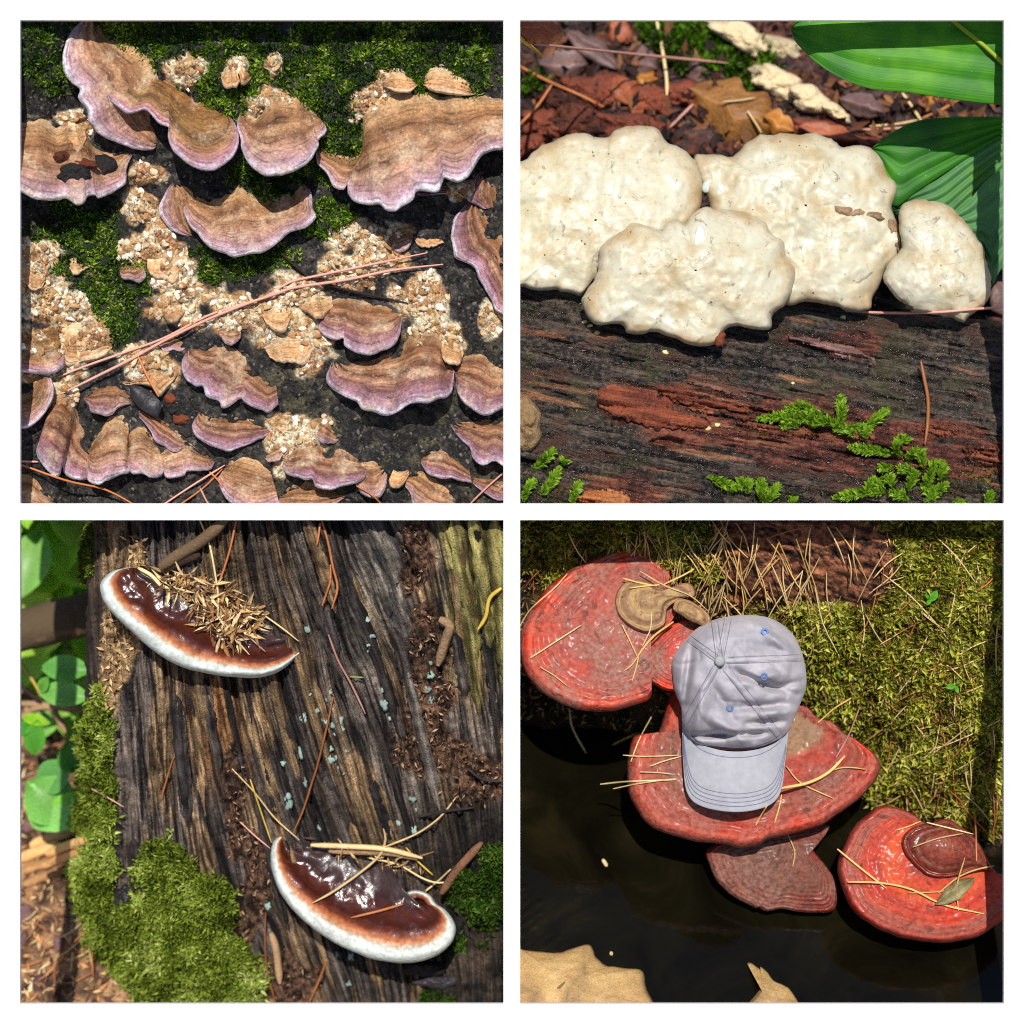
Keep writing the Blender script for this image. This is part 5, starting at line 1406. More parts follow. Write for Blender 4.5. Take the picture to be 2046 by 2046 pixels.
nl('black rootlet above the brown stick', cL((1260, 470), (1450, 430), (1690, 400)), DARK, .0026, .006, 'twig', 'twig')
nl('curling olive rootlet on the pale right rib', cJ((1900, 560), (1810, 640), (1780, 780), (1720, 880)), YEL, .0030, .006, 'rootlet', 'root')
nl('tan hanging strip of wood on the pale right rib', cJ((1420, 800), (1500, 850), (1470, 960), (1410, 1160)), OLDW, .0070, .010, 'wood_strip', 'wood strip', k=6)
lump('dark_conk_stub', *cL((1300, 1640))[0], 42, 20, hit(*cL((1300, 1690))[0]) - .002, .02, DARK, 112, 'dark withered conk stub under the lower conk', 'bracket fungus', n=36, rough=.3)
lump('black_root', *cL((1400, 1750))[0], 50, 16, hit(*cL((1400, 1760))[0]) + .004, .02, FLK, 113, 'black knobbly root beneath the withered conk stub', 'root', n=36)
lump('black_knot', *cKK((830, 1090))[0], 18, 24, hit(*cKK((830, 1090))[0]) + .002, .02, FLK, 114, 'black charred knot between the two mossy humps', 'knot', n=30)

LICH = plain('lichen', H(140, 164, 154), .9, 300., .25, .8, bd=.002)
for i, (x, y) in enumerate(cJ((395, 875), (860, 810), (895, 930), (875, 1000), (868, 1045), (420, 1385), (575, 1370), (550, 1420), (480, 1510), (515, 1580), (555, 1590), (600, 1615), (655, 1580), (615, 1690), (670, 1645), (580, 1800), (705, 1820), (580, 1880), (630, 1865), (985, 1345), (995, 1455), (1030, 1560), (1345, 1140), (1350, 1230), (1320, 1340), (1360, 1425), (360, 1840), (375, 1555))
                           + cL((580, 30), (640, 90), (680, 140), (215, 60), (375, 210), (240, 320), (260, 380), (1215, 340), (1240, 420), (1105, 510), (1220, 570), (100, 1155), (715, 1765), (635, 1530), (740, 1545), (500, 560))):
    s_ = 4.5 + 4 * random.random()
    lump('lichen_spot', x, y, s_, s_ * random.uniform(.8, 1.5), hit(x, y) + .0015, .003, LICH, i + 200, 'pale turquoise lichen spot on the dark ribs of the stump', 'lichen', group='lichen spots on the stump', n=18, m=6, rough=.9, solid=False)

# --- background left of the stump: plants, fallen trunk, sticks
GRN = foliage('undergrowth_leaf', .4, .45, .45)
def plant_leaf(parent, base, tip, half, col, normal, seed):
    """one broad pointed leaf as a curved, thick blade between two world points"""
    a = np.array(base, float); b = np.array(tip, float); d = b - a; L = np.linalg.norm(d)
    nrm = np.array(normal, float); sd = np.cross(d, nrm); sd /= np.linalg.norm(sd); nn = np.cross(sd, d); nn /= np.linalg.norm(nn)
    s = np.linspace(0, 1, 12)[:, None]; t = np.linspace(-1, 1, 7)[None]
    hw = half * np.sin(np.clip(s, .02, .985) * math.pi) ** .7
    P = a + d * s[..., None] + sd * (hw * t)[..., None] + nn * (.10 * L * np.sin(s * math.pi) - .10 * L * s + .25 * half * np.abs(t))[..., None]
    top = P.reshape(-1, 3); bot = top - nn * .0012
    V = np.vstack([top, bot]); F = np.vstack([gridf(12, 7)[:, ::-1], gridf(12, 7) + 84])
    c = np.tile(np.asarray(col)[None], (168, 1)) * np.tile((.85 + .25 * np.abs(np.broadcast_to(t, (12, 7)))).reshape(-1, 1), (2, 1))
    return obj('leaf', V, F, GRN, parent, {'col': c})
_g = [H(170, 222, 70), H(196, 238, 90), H(130, 190, 74), H(220, 246, 100), H(160, 216, 110)]
def leafy(px, py, n_, size, hgt, label, seed, cols=_g, spread=1.0, face=None, w=None, group=None):
    r = np.random.default_rng(seed)
    b = floor_hit(px, py) if w is None else PV(px, py, w)
    p = empty('leafy_plant', b); tag(p, label, 'plant', group)
    for i in range(n_):
        an = r.uniform(0, 2 * math.pi); h = hgt * r.uniform(.35, 1)
        st = np.array(b) + np.array([math.cos(an) * .015, math.sin(an) * .015, h])
        L = size * r.uniform(.7, 1.2)
        tp = st + np.array([math.cos(an) * L, math.sin(an) * L, -.1 * L + r.normal() * .2 * L])
        plant_leaf(p, st, tp, L * r.uniform(.22, .36) * spread, cols[r.integers(len(cols))] * r.uniform(.8, 1.2), (0, -.3, 1), i)
    V, F = tube([np.array(b), np.array(b) + (0, 0, hgt)], .0022, 5)
    obj('stem', V, F, bpy.data.materials['leaf_midrib'], p)
    return p
# traced near leaves
def traced_plant(label, items, w):
    p = empty('leafy_plant', PV(items[0][0][0], items[0][0][1], w)); tag(p, label, 'plant')
    for i, (b, t, half, c) in enumerate(items):
        plant_leaf(p, PV(b[0], b[1], w), PV(t[0], t[1], w - .02), half * K, np.minimum(H(*c) * (1.9, 1.5, 1.2), .85), BACK + np.array([0, .2, .4]), i)
    return p
q = lambda x, y: cI((x, y))[0]
traced_plant('low plant with two long arching blades against the black bark strip', [(q(215, 1180), q(580, 1190), 30, (96, 170, 90)), (q(200, 1370), q(570, 1400), 30, (110, 180, 100)), (q(200, 1360), q(250, 1250), 14, (100, 170, 80))], .42)
traced_plant('seedling with an oval green leaf and a thin arching one', [(q(150, 1840), q(170, 1590), 26, (80, 160, 60)), (q(60, 1560), q(260, 1600), 14, (130, 190, 50)), (q(110, 1600), q(30, 1700), 20, (70, 150, 60))], .48)
traced_plant('broad shiny round leaf low beside the moss', [(q(480, 1980), q(400, 1750), 34, (80, 150, 70)), (q(560, 1760), q(470, 1680), 22, (110, 180, 90)), (q(560, 1650), q(420, 1600), 16, (90, 150, 80))], .45)
q2 = lambda x, y: cKK((x, y))[0]
traced_plant('large glossy round leaf lying over the chip floor', [(q2(420, 250), q2(150, 560), 70, (126, 196, 116)), (q2(420, 480), q2(100, 200), 60, (110, 180, 96)), (q2(380, 560), q2(520, 280), 46, (120, 190, 80)), (q2(200, 260), q2(420, 60), 40, (90, 160, 90)), (q2(400, 30), q2(540, 0), 24, (90, 160, 70))], .46)
_k = 0
for (px, py, n_, sz, hg) in ((140, 1430, 6, .06, .10), (60, 1390, 7, .07, .10), (110, 1330, 10, .08, .12), (160, 1300, 8, .09, .2), (50, 1290, 10, .10, .24), (90, 1240, 12, .10, .28), (140, 1220, 12, .10, .3), (60, 1180, 12, .11, .34), (120, 1160, 14, .11, .4), (170, 1150, 12, .11, .4), (80, 1120, 14, .12, .42), (140, 1090, 14, .12, .46), (50, 1080, 14, .12, .5), (100, 1060, 14, .12, .5), (150, 1400, 6, .06, .08)):
    leafy(px, py, n_, sz, hg, 'blurred leafy green undergrowth plant beyond the stump', 300 + _k, group='undergrowth plants beyond the stump'); _k += 1
# fallen trunk
_a0 = PV(-20, 1275, .40); _a1 = PV(260, 1205, .44)
V, F = tube([np.array(_a0.lerp(_a1, t)) for t in np.linspace(0, 1, 14)], .034, 16, 1.)
V = V + (fbm(V[:, 0] * 40, V[:, 1] * 40 + V[:, 2] * 40, 2, 3)[:, None] - .5) * .008
o = obj('fallen_trunk', V, F, plain('sunlit_bark', H(168, 138, 100), .85, 24., .75, .8, bd=.01)); tag(o, 'fallen brown trunk lying among the green undergrowth', 'tree trunk')  # sunlight on the trunk is put into its pale bark colour
for i, (p, r_, m_) in enumerate(((cI((30, 1450), (250, 1470), (330, 1560), (390, 1680)), .006, OLDW), (cI((40, 1560), (200, 1480), (540, 1500)), .006, OLDW), (cI((30, 1300), (120, 1380), (200, 1440)), .004, TWIG), (cI((0, 1050), (90, 1200), (170, 1330), (200, 1400)), .0025, YEL))):
    needle('stick', p, m_, r_, .02, 14, ('bent grey stick on the ground beyond the stump', 'level grey stick among the undergrowth', 'dark twig among the undergrowth stems', 'thin yellow green stem in the undergrowth')[i], cat='stick', w=(.52, .50))
BRK = plain('bark_piece', H(104, 74, 72), .7, 90., .4, .8, bd=.004)
for i, (x, y, rx, ry, rot) in enumerate((*[(*q2(*a[:2]), *a[2:]) for a in ((335, 1470, 12, 24, .2), (80, 1240, 16, 26, .1), (180, 1780, 18, 26, .3), (60, 1430, 10, 22, .2), (100, 260, 14, 12, 0), (90, 560, 12, 20, .4), (60, 380, 12, 16, .2))],)):
    lump('bark_piece', x, y, rx, ry, hit(x, y) + .003, .008, BRK, i + 130, 'purplish bark piece lying on the chip floor', 'bark piece', group='bark pieces on the chip floor', n=20, m=8, rot=rot, rough=.25)
CW = plain('orange_wood', H(222, 164, 104), .8, 60., .4, .9, bd=.006)
for i, (p, r_) in enumerate(((q2(30, 800), .010), (q2(60, 900), .008), (q2(120, 700), .010), (q2(200, 860), .008), (q2(250, 760), .008), (q2(60, 1000), .008))):
    needle('wood_shard', [p, (p[0] + 40, p[1] - 16), (p[0] + 85, p[1] - 30)], CW, r_, .004, 8, 'orange split wood shard on the floor beside the mossy foot', 'split shards beside the stump', cat='wood shard', k=6)
for i in range(26):
    x = random.uniform(45, 190); y = random.uniform(1820, 1998); an = random.uniform(0, math.pi); L = random.uniform(25, 60)
    needle('pine_needle', [(x, y), (x + L * .5 * math.cos(an), y + L * .5 * math.sin(an) + 4), (x + L * math.cos(an), y + L * math.sin(an))], RUST if i % 3 else STRAW, .0013, .004, 7, 'dry needle lying on the chip floor', 'needles on the chip floor', cat='needle')

# ================================================================== compartment 4: red lacquered conks, a cap and a mossy bank over dark water
_yb = np.array([(1020, 1440), (1250, 1470), (1450, 1500), (1600, 1530), (1700, 1570), (1800, 1640), (1900, 1690), (2030, 1730)])
def yb4(X):
    return np.interp(X, _yb[:, 0], _yb[:, 1]) + 10 * (fbm(np.asarray(X) * .03, 0 * np.asarray(X), 2, 3) - .5) * 2
def wat4(Y):
    return .12 + .7 * K * (2006 - np.asarray(Y, float))
def S4(X, Y):
    X = np.asarray(X, float); Y = np.asarray(Y, float)
    top = np.interp(X, [1030, 1300, 1500, 1700, 2020], [.15, .13, .09, .07, .06])
    yb = yb4(X)
    h = np.clip((Y - 1030) / (yb - 1030), 0, 1.3)
    w = top + (wat4(yb) + .004 - top) * h ** 1.5
    w = w - .022 * (fbm(X * .012, Y * .012, 1, 4) - .5) * 2 - .008 * (fbm(X * .05, Y * .05, 2, 4) - .5) * 2
    b = bark4(X, Y)
    q = Y - .28 * (X - 1590)
    w = w - sm(-.1, .3, b) * .010 + sm(0, .3, b) * .020 * np.maximum(0, .5 - fbm(q * .035, X * .008, 3, 4)) * 3
    return w
def bark4(X, Y):
    return blob_mask(X, Y, [(1590, 1110, 190, 100), (1560, 1060, 150, 60), (1680, 1150, 110, 70), (1490, 1150, 60, 60)], 5, .22, .02)
def col4(X, Y, W):
    n = fbm(X * .05, Y * .05, 3, 4); g = fbm(X * .015, Y * .015, 6, 3)
    c = lerp(H(30, 24, 16), H(92, 72, 44), sm(.35, .7, n))
    c = lerp(c, H(52, 60, 18), sm(.45, .65, g) * .6)
    q = Y - .28 * (X - 1590)
    c = lerp(c, lerp(H(34, 22, 20), H(168, 108, 76), sm(.35, .66, .5 * fbm(q * .1, X * .02, 4, 4) + .5 * fbm(X * .12, q * .2, 1, 3))), sm(-.05, .15, bark4(X, Y)))
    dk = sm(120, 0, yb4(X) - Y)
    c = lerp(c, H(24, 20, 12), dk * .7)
    return {'col': c}
BANK = tinted('mossy_soil', .9, .25, 300., 80., 1., .006, contrast=(.35, 1.5))
_xs = np.arange(1024, 2024, 3.)
_h = np.linspace(0, 1.12, 230)
Xg = np.repeat(_xs[None], len(_h), 0)
Yg = 1024 + _h[:, None] * (yb4(Xg) - 1024)
Wg = S4(Xg, Yg)
_at = col4(Xg, Yg, Wg)
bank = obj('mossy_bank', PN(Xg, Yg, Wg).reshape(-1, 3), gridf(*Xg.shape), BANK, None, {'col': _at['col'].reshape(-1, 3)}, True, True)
tag(bank, kind='structure')

# water with sunlit sand cut to a shadow's outline
def water_mat():
    m, nt, b = mat_new('dark_water')
    P = pos(nt)
    n1 = noise(nt, P, 7., 5, .6, .8)
    c = ramp(nt, n1, [(.3, (.0022, .002, .0011)), (.55, (.0065, .0055, .0024)), (.75, (.017, .013, .005))])
    setb(nt, b, color=c, rough=.07, spec=.22)
    rp = noise(nt, P, 45., 3)
    bump(nt, b, rp, .06, .004)
    return m
WAT = water_mat()
X, Y = np.meshgrid(np.linspace(1024, 2024, 180), np.linspace(1400, 2022, 130))
q = blob_mask(X, Y, [(1050, 1830, 45, 60), (1090, 1880, 50, 26), (1040, 1790, 20, 30)], 3, .3, .03)
rip = sm(0, .4, q) * .0022 * np.sin((X * .9 + Y * 1.3) * .25 + 5 * fbm(X * .04, Y * .06, 2, 3))
W = wat4(Y) + .004 * 0 - rip
water = obj('water', PN(X, Y, W).reshape(-1, 3), gridf(*X.shape), WAT, None, None, True, True)
tag(water, kind='structure')
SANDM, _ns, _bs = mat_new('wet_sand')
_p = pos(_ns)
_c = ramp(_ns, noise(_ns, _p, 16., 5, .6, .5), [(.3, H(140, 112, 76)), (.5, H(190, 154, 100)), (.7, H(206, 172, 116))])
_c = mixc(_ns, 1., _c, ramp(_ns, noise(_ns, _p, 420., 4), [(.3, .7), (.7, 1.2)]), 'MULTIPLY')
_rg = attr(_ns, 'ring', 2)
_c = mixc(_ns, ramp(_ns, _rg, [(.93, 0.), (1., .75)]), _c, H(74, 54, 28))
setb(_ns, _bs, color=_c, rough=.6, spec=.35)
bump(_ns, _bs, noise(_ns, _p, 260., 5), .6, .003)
def lit_sand(outline, centre, seed):  # sunlit patches of sand; the shadow's edge is built as their outline
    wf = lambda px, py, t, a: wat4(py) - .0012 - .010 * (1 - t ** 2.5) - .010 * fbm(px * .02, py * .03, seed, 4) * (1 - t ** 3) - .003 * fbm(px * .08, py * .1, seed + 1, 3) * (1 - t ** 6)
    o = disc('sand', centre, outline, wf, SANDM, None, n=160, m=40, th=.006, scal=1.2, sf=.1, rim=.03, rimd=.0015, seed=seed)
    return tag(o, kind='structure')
lit_sand(cO((-50, 1485), (40, 1492), (100, 1502), (320, 1520), (420, 1490), (570, 1458), (620, 1550), (700, 1620), (760, 1625), (850, 1640), (980, 1660), (1010, 1790), (1085, 1940), (1100, 2010), (500, 2012), (-50, 2012)), (1130, 1960), 1)
lit_sand(cO((1790, 1612), (1820, 1598), (1932, 1680)) + cQ((30, 1625), (80, 1660), (140, 1735), (250, 1790), (330, 1900), (385, 2010)) + cO((1900, 2010), (1740, 2005), (1790, 1920), (1890, 1800), (1922, 1720), (1880, 1660)), (1525, 1985), 2)
lump('floating_husk', *cO((690, 830))[0], 5, 12, float(wat4(1725)) - .001, .004, plain('husk', H(212, 192, 140), .7, 200., .2, .3), 141, 'small pale husk floating on the dark water', 'husk', n=14, m=6, rot=-.5, rough=.2)
lump('floating_husk', *cO((740, 1530))[0], 4, 5, float(wat4(1906)) - .001, .003, bpy.data.materials['husk'], 142, 'tiny yellow scrap on the dark water by the sand', 'husk', n=14, m=6, rough=.2)

# --- lacquered conks
def lacquer(name, stops, grey=.5, rough=.5, gloss=.05):
    m, nt, b = mat_new(name)
    P = pos(nt); r = attr(nt, 'ring', 2); al = attr(nt, 'along', 2)
    n1 = noise(nt, P, 30., 5); n2 = noise(nt, P, 170., 5); n3 = noise(nt, P, 11., 4, .6, .5)
    rr = math_(nt, 'ADD', r, math_(nt, 'MULTIPLY', math_(nt, 'SUBTRACT', n1, .5), .10))
    rr = math_(nt, 'DIVIDE', rr, 1.3)
    c = ramp(nt, rr, [(p / 1.3, H(*cc)) for p, cc in stops])
    cv = nd(nt, 'CombineXYZ', {0: math_(nt, 'MULTIPLY', al, 14.), 1: math_(nt, 'MULTIPLY', r, 13.)})
    zn = noise(nt, cv.outputs[0], 1., 4)
    c = mixc(nt, 1., c, ramp(nt, zn, [(.3, .62), (.5, 1.), (.75, 1.12)]), 'MULTIPLY')
    dust = math_(nt, 'MULTIPLY', ramp(nt, n3, [(.38, 0.), (.54, 1.)]), ramp(nt, n2, [(.38, .35), (.58, 1.)]))
    c = mixc(nt, math_(nt, 'MULTIPLY', dust, grey), c, H(138, 112, 98))
    crk = ramp(nt, noise(nt, P, 34., 5, .7, 1.2), [(.36, 1.), (.41, 0.)])
    c = mixc(nt, math_(nt, 'MULTIPLY', crk, .55), c, H(60, 26, 20))
    c = mixc(nt, 1., c, ramp(nt, n2, [(.3, .6), (.7, 1.25)]), 'MULTIPLY')
    setb(nt, b, color=c, rough=math_(nt, 'ADD', math_(nt, 'MULTIPLY', dust, .35), rough), spec=.22, coat=math_(nt, 'SUBTRACT', gloss, math_(nt, 'MULTIPLY', dust, gloss * .95)), coatr=.15)
    p1 = bump(nt, b, zn, .3, .003)
    p1 = bump(nt, b, n1, .14, .003, p1)
    bump(nt, b, n2, .4, .0014, p1)
    return m
LQ1 = lacquer('dusty_red_conk', [(0, (154, 107, 72)), (.12, (160, 78, 59)), (.3, (189, 64, 46)), (.6, (171, 62, 48)), (.8, (180, 56, 37)), (.92, (215, 64, 24)), (1.0, (176, 33, 13)), (1.3, (72, 35, 24))], .85)
LQ2 = lacquer('banded_red_conk', [(0, (158, 116, 72)), (.3, (151, 112, 74)), (.38, (165, 49, 24)), (.58, (165, 40, 19)), (.72, (138, 67, 46)), (.86, (180, 49, 26)), (.95, (204, 56, 22)), (1.0, (160, 31, 15)), (1.3, (72, 35, 24))], .6)
LQ3 = lacquer('bright_red_conk', [(0, (116, 40, 20)), (.22, (156, 36, 12)), (.34, (196, 52, 8)), (.5, (214, 74, 4)), (.62, (184, 36, 6)), (.75, (190, 50, 14)), (.86, (160, 76, 60)), (.95, (176, 52, 34)), (1.0, (150, 30, 14)), (1.3, (66, 32, 22))], .3)
LQ4 = lacquer('shadow_toned_conk', [(0, (116, 52, 32)), (.5, (106, 52, 36)), (.9, (128, 46, 32)), (1.0, (116, 34, 24)), (1.3, (56, 32, 24))], .6, .5)  # darker brown puts the shadow on this conk into its colour

def conk4(label, centre, outline, mat, wc, tilt, dome, seed, hump=None, cent_ring=None, parent=None, rimd=.02, th=.02, nm='bracket_conk', waves=.0007, wn=11, n=200):
    c = centre
    def wf(px, py, t, a):
        w = wc - tilt * (py - c[1]) * K - dome * (1 - t ** 2)
        w = w - waves * np.sin(t * wn * 2 * math.pi + 3 * fbm(np.cos(a) * 2 + 5, np.sin(a) * 2 + 5, seed, 3)) * sm(.35, .95, t)
        w = w - .0016 * np.sin(t * 2 * math.pi * 16 + 2 * fbm(np.cos(a) * 3 + 5, np.sin(a) * 3 + 5, seed + 2, 3)) * sm(.8, .93, t)
        w = w - .003 * (fbm(px * .014, py * .014, seed, 3) - .5) * 2 - .0007 * (fbm(px * .09, py * .09, seed + 1, 3) - .5) * 2
        if hump:
            hx, hy, hr, hh = hump
            d = np.sqrt((px - hx) ** 2 + ((py - hy) * 1.15) ** 2) / hr
            w = w - hh * np.exp(-d ** 3)
        return w
    o = disc(nm, c, outline, wf, mat, parent, n=n, m=60, th=th, scal=1.6, sf=.05, rim=.07, rimd=rimd, seed=seed)
    return tag(o, label, 'bracket fungus') if label else o
root1 = empty('bracket_conk', PV(1289, 1206, .15)); tag(root1, 'largest dusty red conk with pale knobbed hump on the dark bank', 'bracket fungus')
conk4(None, (1300, 1200), cM((1195, 520), (1195, 400), (1170, 325), (1080, 258), (960, 235), (820, 250), (700, 290), (560, 350), (420, 420), (300, 510), (200, 610), (100, 760), (45, 880), (35, 1000), (40, 1100), (70, 1200), (150, 1310), (260, 1400), (400, 1470), (560, 1512), (720, 1512), (860, 1480), (1030, 1422), (1048, 1340), (1000, 1230), (958, 1110), (1060, 1000), (1200, 850), (1250, 700)),
      LQ1, .128, .30, .012, 3, parent=root1, nm='cap', rimd=.024)
conk4(None, (1370, 1300), cM((955, 1095), (1010, 1235), (1070, 1310), (1230, 1362), (1420, 1300), (1520, 1050), (1500, 850), (1380, 800), (1250, 815), (1120, 900)), LQ1, .122, .25, .006, 5, parent=root1, nm='side_lobe', n=120)
YK = lacquer('yellow_knob', [(0, (190, 160, 104)), (.3, (150, 112, 74)), (.5, (196, 164, 104)), (.7, (146, 104, 78)), (.85, (184, 150, 100)), (1.0, (150, 100, 80)), (1.3, (80, 60, 40))], .3)
conk4(None, (1300, 1190), cM((800, 560), (880, 500), (1000, 500), (1150, 560), (1300, 520), (1370, 540), (1390, 620), (1300, 640), (1180, 720), (1150, 850), (1020, 905), (880, 860), (790, 760), (765, 660)), YK, .108, .25, .014, 6, parent=root1, nm='hump', n=110, waves=.0022, wn=3)
conk4(None, (1380, 1222), cM((1210, 720), (1240, 650), (1330, 650), (1450, 720), (1510, 800), (1480, 860), (1380, 830), (1280, 770)), YK, .10, .2, .014, 7, parent=root1, nm='knob', n=80, waves=.001)

conk4('broad banded red conk carrying the baseball cap', (1585, 1430),
      [(1360, 1330), (1450, 1300), (1540, 1330)] + cN((300, 1430), (400, 1480), (480, 1560), (600, 1600), (680, 1680), (760, 1720), (830, 1770), (930, 1850), (968, 1930)) + cQ((965, 100), (920, 200), (800, 330), (650, 440), (520, 530), (350, 582), (200, 622), (90, 645), (30, 690))
      + cO((1870, 692), (1750, 712), (1600, 682), (1400, 662), (1200, 612), (1050, 552), (960, 450), (880, 300), (858, 150), (868, 0)) + cM((870, 1850), (900, 1720), (960, 1690), (1100, 1680)),
      LQ2, .16, .26, .016, 8, rimd=.026)
conk4('wedge shaped conk, browned in colour for shadow, hanging below the cap carrying conk', (1600, 1730),
      cQ((500, 530), (545, 600), (430, 690), (500, 800), (610, 950), (630, 1100), (600, 1195), (480, 1215), (330, 1205), (200, 1182), (90, 1200), (20, 1170)) + cO((1850, 1178), (1720, 1110), (1620, 1040), (1550, 960), (1500, 850), (1480, 720), (1700, 640)), LQ4, .185, .18, .01, 11, rimd=.012)
root3 = empty('bracket_conk', PV(1860, 1760, .18)); tag(root3, 'bright orange red conk with glossy brown hump low over the water', 'bracket fungus')
conk4(None, (1870, 1710), cQ((960, 388), (860, 450), (760, 540), (690, 660), (640, 790), (635, 900), (680, 1060), (740, 1180), (850, 1280), (1000, 1360), (1150, 1412), (1350, 1442), (1500, 1442), (1700, 1402), (1850, 1312), (1932, 1235), (2020, 1150), (2020, 960), (1900, 930), (1840, 880), (1790, 800), (1700, 640), (1600, 560), (1450, 490), (1320, 520), (1200, 440), (1100, 400)),
      LQ3, .125, .28, .012, 13, parent=root3, nm='cap', rimd=.03)
GL = lacquer('glossy_hump', [(0, (150, 66, 30)), (.4, (128, 40, 22)), (.7, (110, 44, 26)), (1.0, (128, 36, 18)), (1.3, (70, 40, 30))], .15, .25, .4)
conk4(None, (1900, 1690), cQ((1130, 640), (1200, 560), (1330, 520), (1480, 490), (1600, 555), (1700, 640), (1790, 800), (1830, 890), (1750, 880), (1640, 900), (1500, 940), (1340, 930), (1230, 850), (1150, 750)), GL, .105, .2, .02, 14, parent=root3, nm='hump', n=120, waves=.0014, wn=4)

# --- baseball cap
def cloth(name, col, dark, stitch=False):
    m, nt, b = mat_new(name)
    P = pos(nt)
    wv = noise(nt, P, 1400., 2); n1 = noise(nt, P, 22., 4); n2 = noise(nt, P, 90., 4)
    c = ramp(nt, n1, [(.3, H(*dark)), (.6, H(*col))])
    c = mixc(nt, 1., c, ramp(nt, n2, [(.3, .9), (.7, 1.06)]), 'MULTIPLY')
    setb(nt, b, color=c, rough=.92, spec=.15)
    b.inputs['Sheen Weight'].default_value = .15
    p1 = bump(nt, b, wv, .35, .0008)
    bump(nt, b, n2, .18, .0025, p1)
    return m
CLOTH = cloth('faded_cotton', (184, 179, 184), (150, 148, 156))
BILLM = cloth('bill_cotton', (170, 170, 176), (158, 158, 165))
THREAD = plain('blue_grey_thread', H(112, 116, 138), .9, 500., .2, .3)
EYE = plain('blue_thread', H(96, 128, 186), .8, 500., .2, .4)
BUTT = plain('grey_button', H(150, 152, 150), .8, 500., .12, .3)
d = lambda *p: [(x * 1.05901, y * 1.05901) for x, y in p]
CROWN = np.array(d((1268, 1252), (1275, 1232), (1292, 1208), (1330, 1176), (1390, 1161), (1450, 1165), (1490, 1190), (1511, 1225), (1521, 1270), (1519, 1304), (1502, 1345), (1486, 1380), (1465, 1398), (1430, 1412), (1385, 1416), (1335, 1410), (1305, 1396), (1288, 1368), (1285, 1335), (1272, 1300)))
CC = np.array(d((1358, 1247))[0])
cap = empty('baseball_cap', PV(1465, 1500, .11)); tag(cap, 'faded grey lavender cotton baseball cap resting on the banded red conk', 'cap')
NS = 240
O = rs(CROWN, NS, True)
ang0 = np.unwrap(np.arctan2(-(O[:, 1] - CC[1]), O[:, 0] - CC[0]))
SEAMS = [R(78), R(2), R(-52), R(-120), R(-215), R(-262)]      # six seams running from the button
ts = np.linspace(.0, 1, 64)
PXc = CC[0] + (O[:, 0] - CC[0]) * ts[:, None]; PYc = CC[1] + (O[:, 1] - CC[1]) * ts[:, None]
def adiff(a, s): return (a - s + math.pi) % (2 * math.pi) - math.pi
# folds: (x0, y0, x1, y1, width px, depth m) creases (+ away from viewer) and puffs (-)
FOLDS = [d((1385, 1335), (1480, 1330)) + [9, .010], d((1400, 1275), (1500, 1310)) + [8, .009], d((1375, 1262), (1440, 1290)) + [9, .008], d((1395, 1290), (1480, 1268)) + [12, -.008],
         d((1305, 1215), (1290, 1330)) + [8, .010], d((1325, 1300), (1312, 1395)) + [12, -.008], d((1310, 1388), (1400, 1386)) + [7, .014], d((1400, 1386), (1445, 1383)) + [6, .010],
         d((1330, 1350), (1420, 1402)) + [14, -.009], d((1400, 1215), (1470, 1225)) + [12, .006], d((1440, 1345), (1500, 1340)) + [10, -.007], d((1455, 1300), (1512, 1285)) + [7, .007],
         d((1345, 1290), (1385, 1360)) + [10, .006], d((1430, 1180), (1500, 1240)) + [10, -.005], d((1410, 1365), (1478, 1362)) + [6, .007]]
def segd(x, y, a, b_):
    ax, ay = a; bx, by = b_
    dx, dy = bx - ax, by - ay
    t = np.clip(((x - ax) * dx + (y - ay) * dy) / (dx * dx + dy * dy), 0, 1)
    return np.hypot(x - ax - t * dx, y - ay - t * dy), t
def wcrown(px, py, t, an):
    w = .118 - .095 * np.sqrt(np.clip(1 - (t * .985) ** 2.3, 0, 1)) - .10 * (py - CC[1]) * K * 0
    for a, b_, wd_, dp in FOLDS:
        dist, tt = segd(px, py, a, b_)
        w = w + 2.4 * dp * np.exp(-(dist / wd_) ** 2) * np.sin(np.clip(tt, .08, .92) * math.pi) ** .5
    w = w - .007 * (fbm(px * .022, py * .022, 3, 3) - .5) * 2 + .005 * (1 - np.abs(2 * fbm(px * .018, py * .026, 5, 2) - 1)) ** 5
    for s_ in SEAMS:
        dist = np.abs(adiff(an, s_)) * t * 190
        w = w - .0020 * np.exp(-(dist / 6) ** 2) + .0018 * np.exp(-((dist - 7) / 2.2) ** 2)
    return w
ANc = np.repeat(ang0[None], len(ts), 0)
Wc = wcrown(PXc, PYc, np.repeat(ts[:, None], NS, 1), ANc)
order = sorted([s % (2 * math.pi) for s in SEAMS])
sec = np.array([sum((a % (2 * math.pi)) >= s for s in order) % 6 for a in ang0])
PANEL = {}
for k_ in range(6):
    idx = np.where(sec == k_)[0]
    # keep contiguous order round the ring
    br_ = np.where(np.diff(idx) > 1)[0]
    if len(br_): idx = np.r_[idx[br_[0] + 1:], idx[:br_[0] + 1]]
    idx = np.r_[idx, (idx[-1] + 1) % NS]
    px, py, w = PXc[:, idx], PYc[:, idx], Wc[:, idx]
    V = PN(np.vstack([px, px[::-1]]), np.vstack([py, py[::-1]]), np.vstack([w, w[::-1] + .002])).reshape(-1, 3)
    F = gridf(2 * len(ts), len(idx))
    if np.sum(O[:, 0] * np.roll(O[:, 1], -1) - np.roll(O[:, 0], -1) * O[:, 1]) > 0: F = F[:, ::-1]
    PANEL[k_] = obj('crown_panel', V, F, CLOTH, cap, None, True, True)
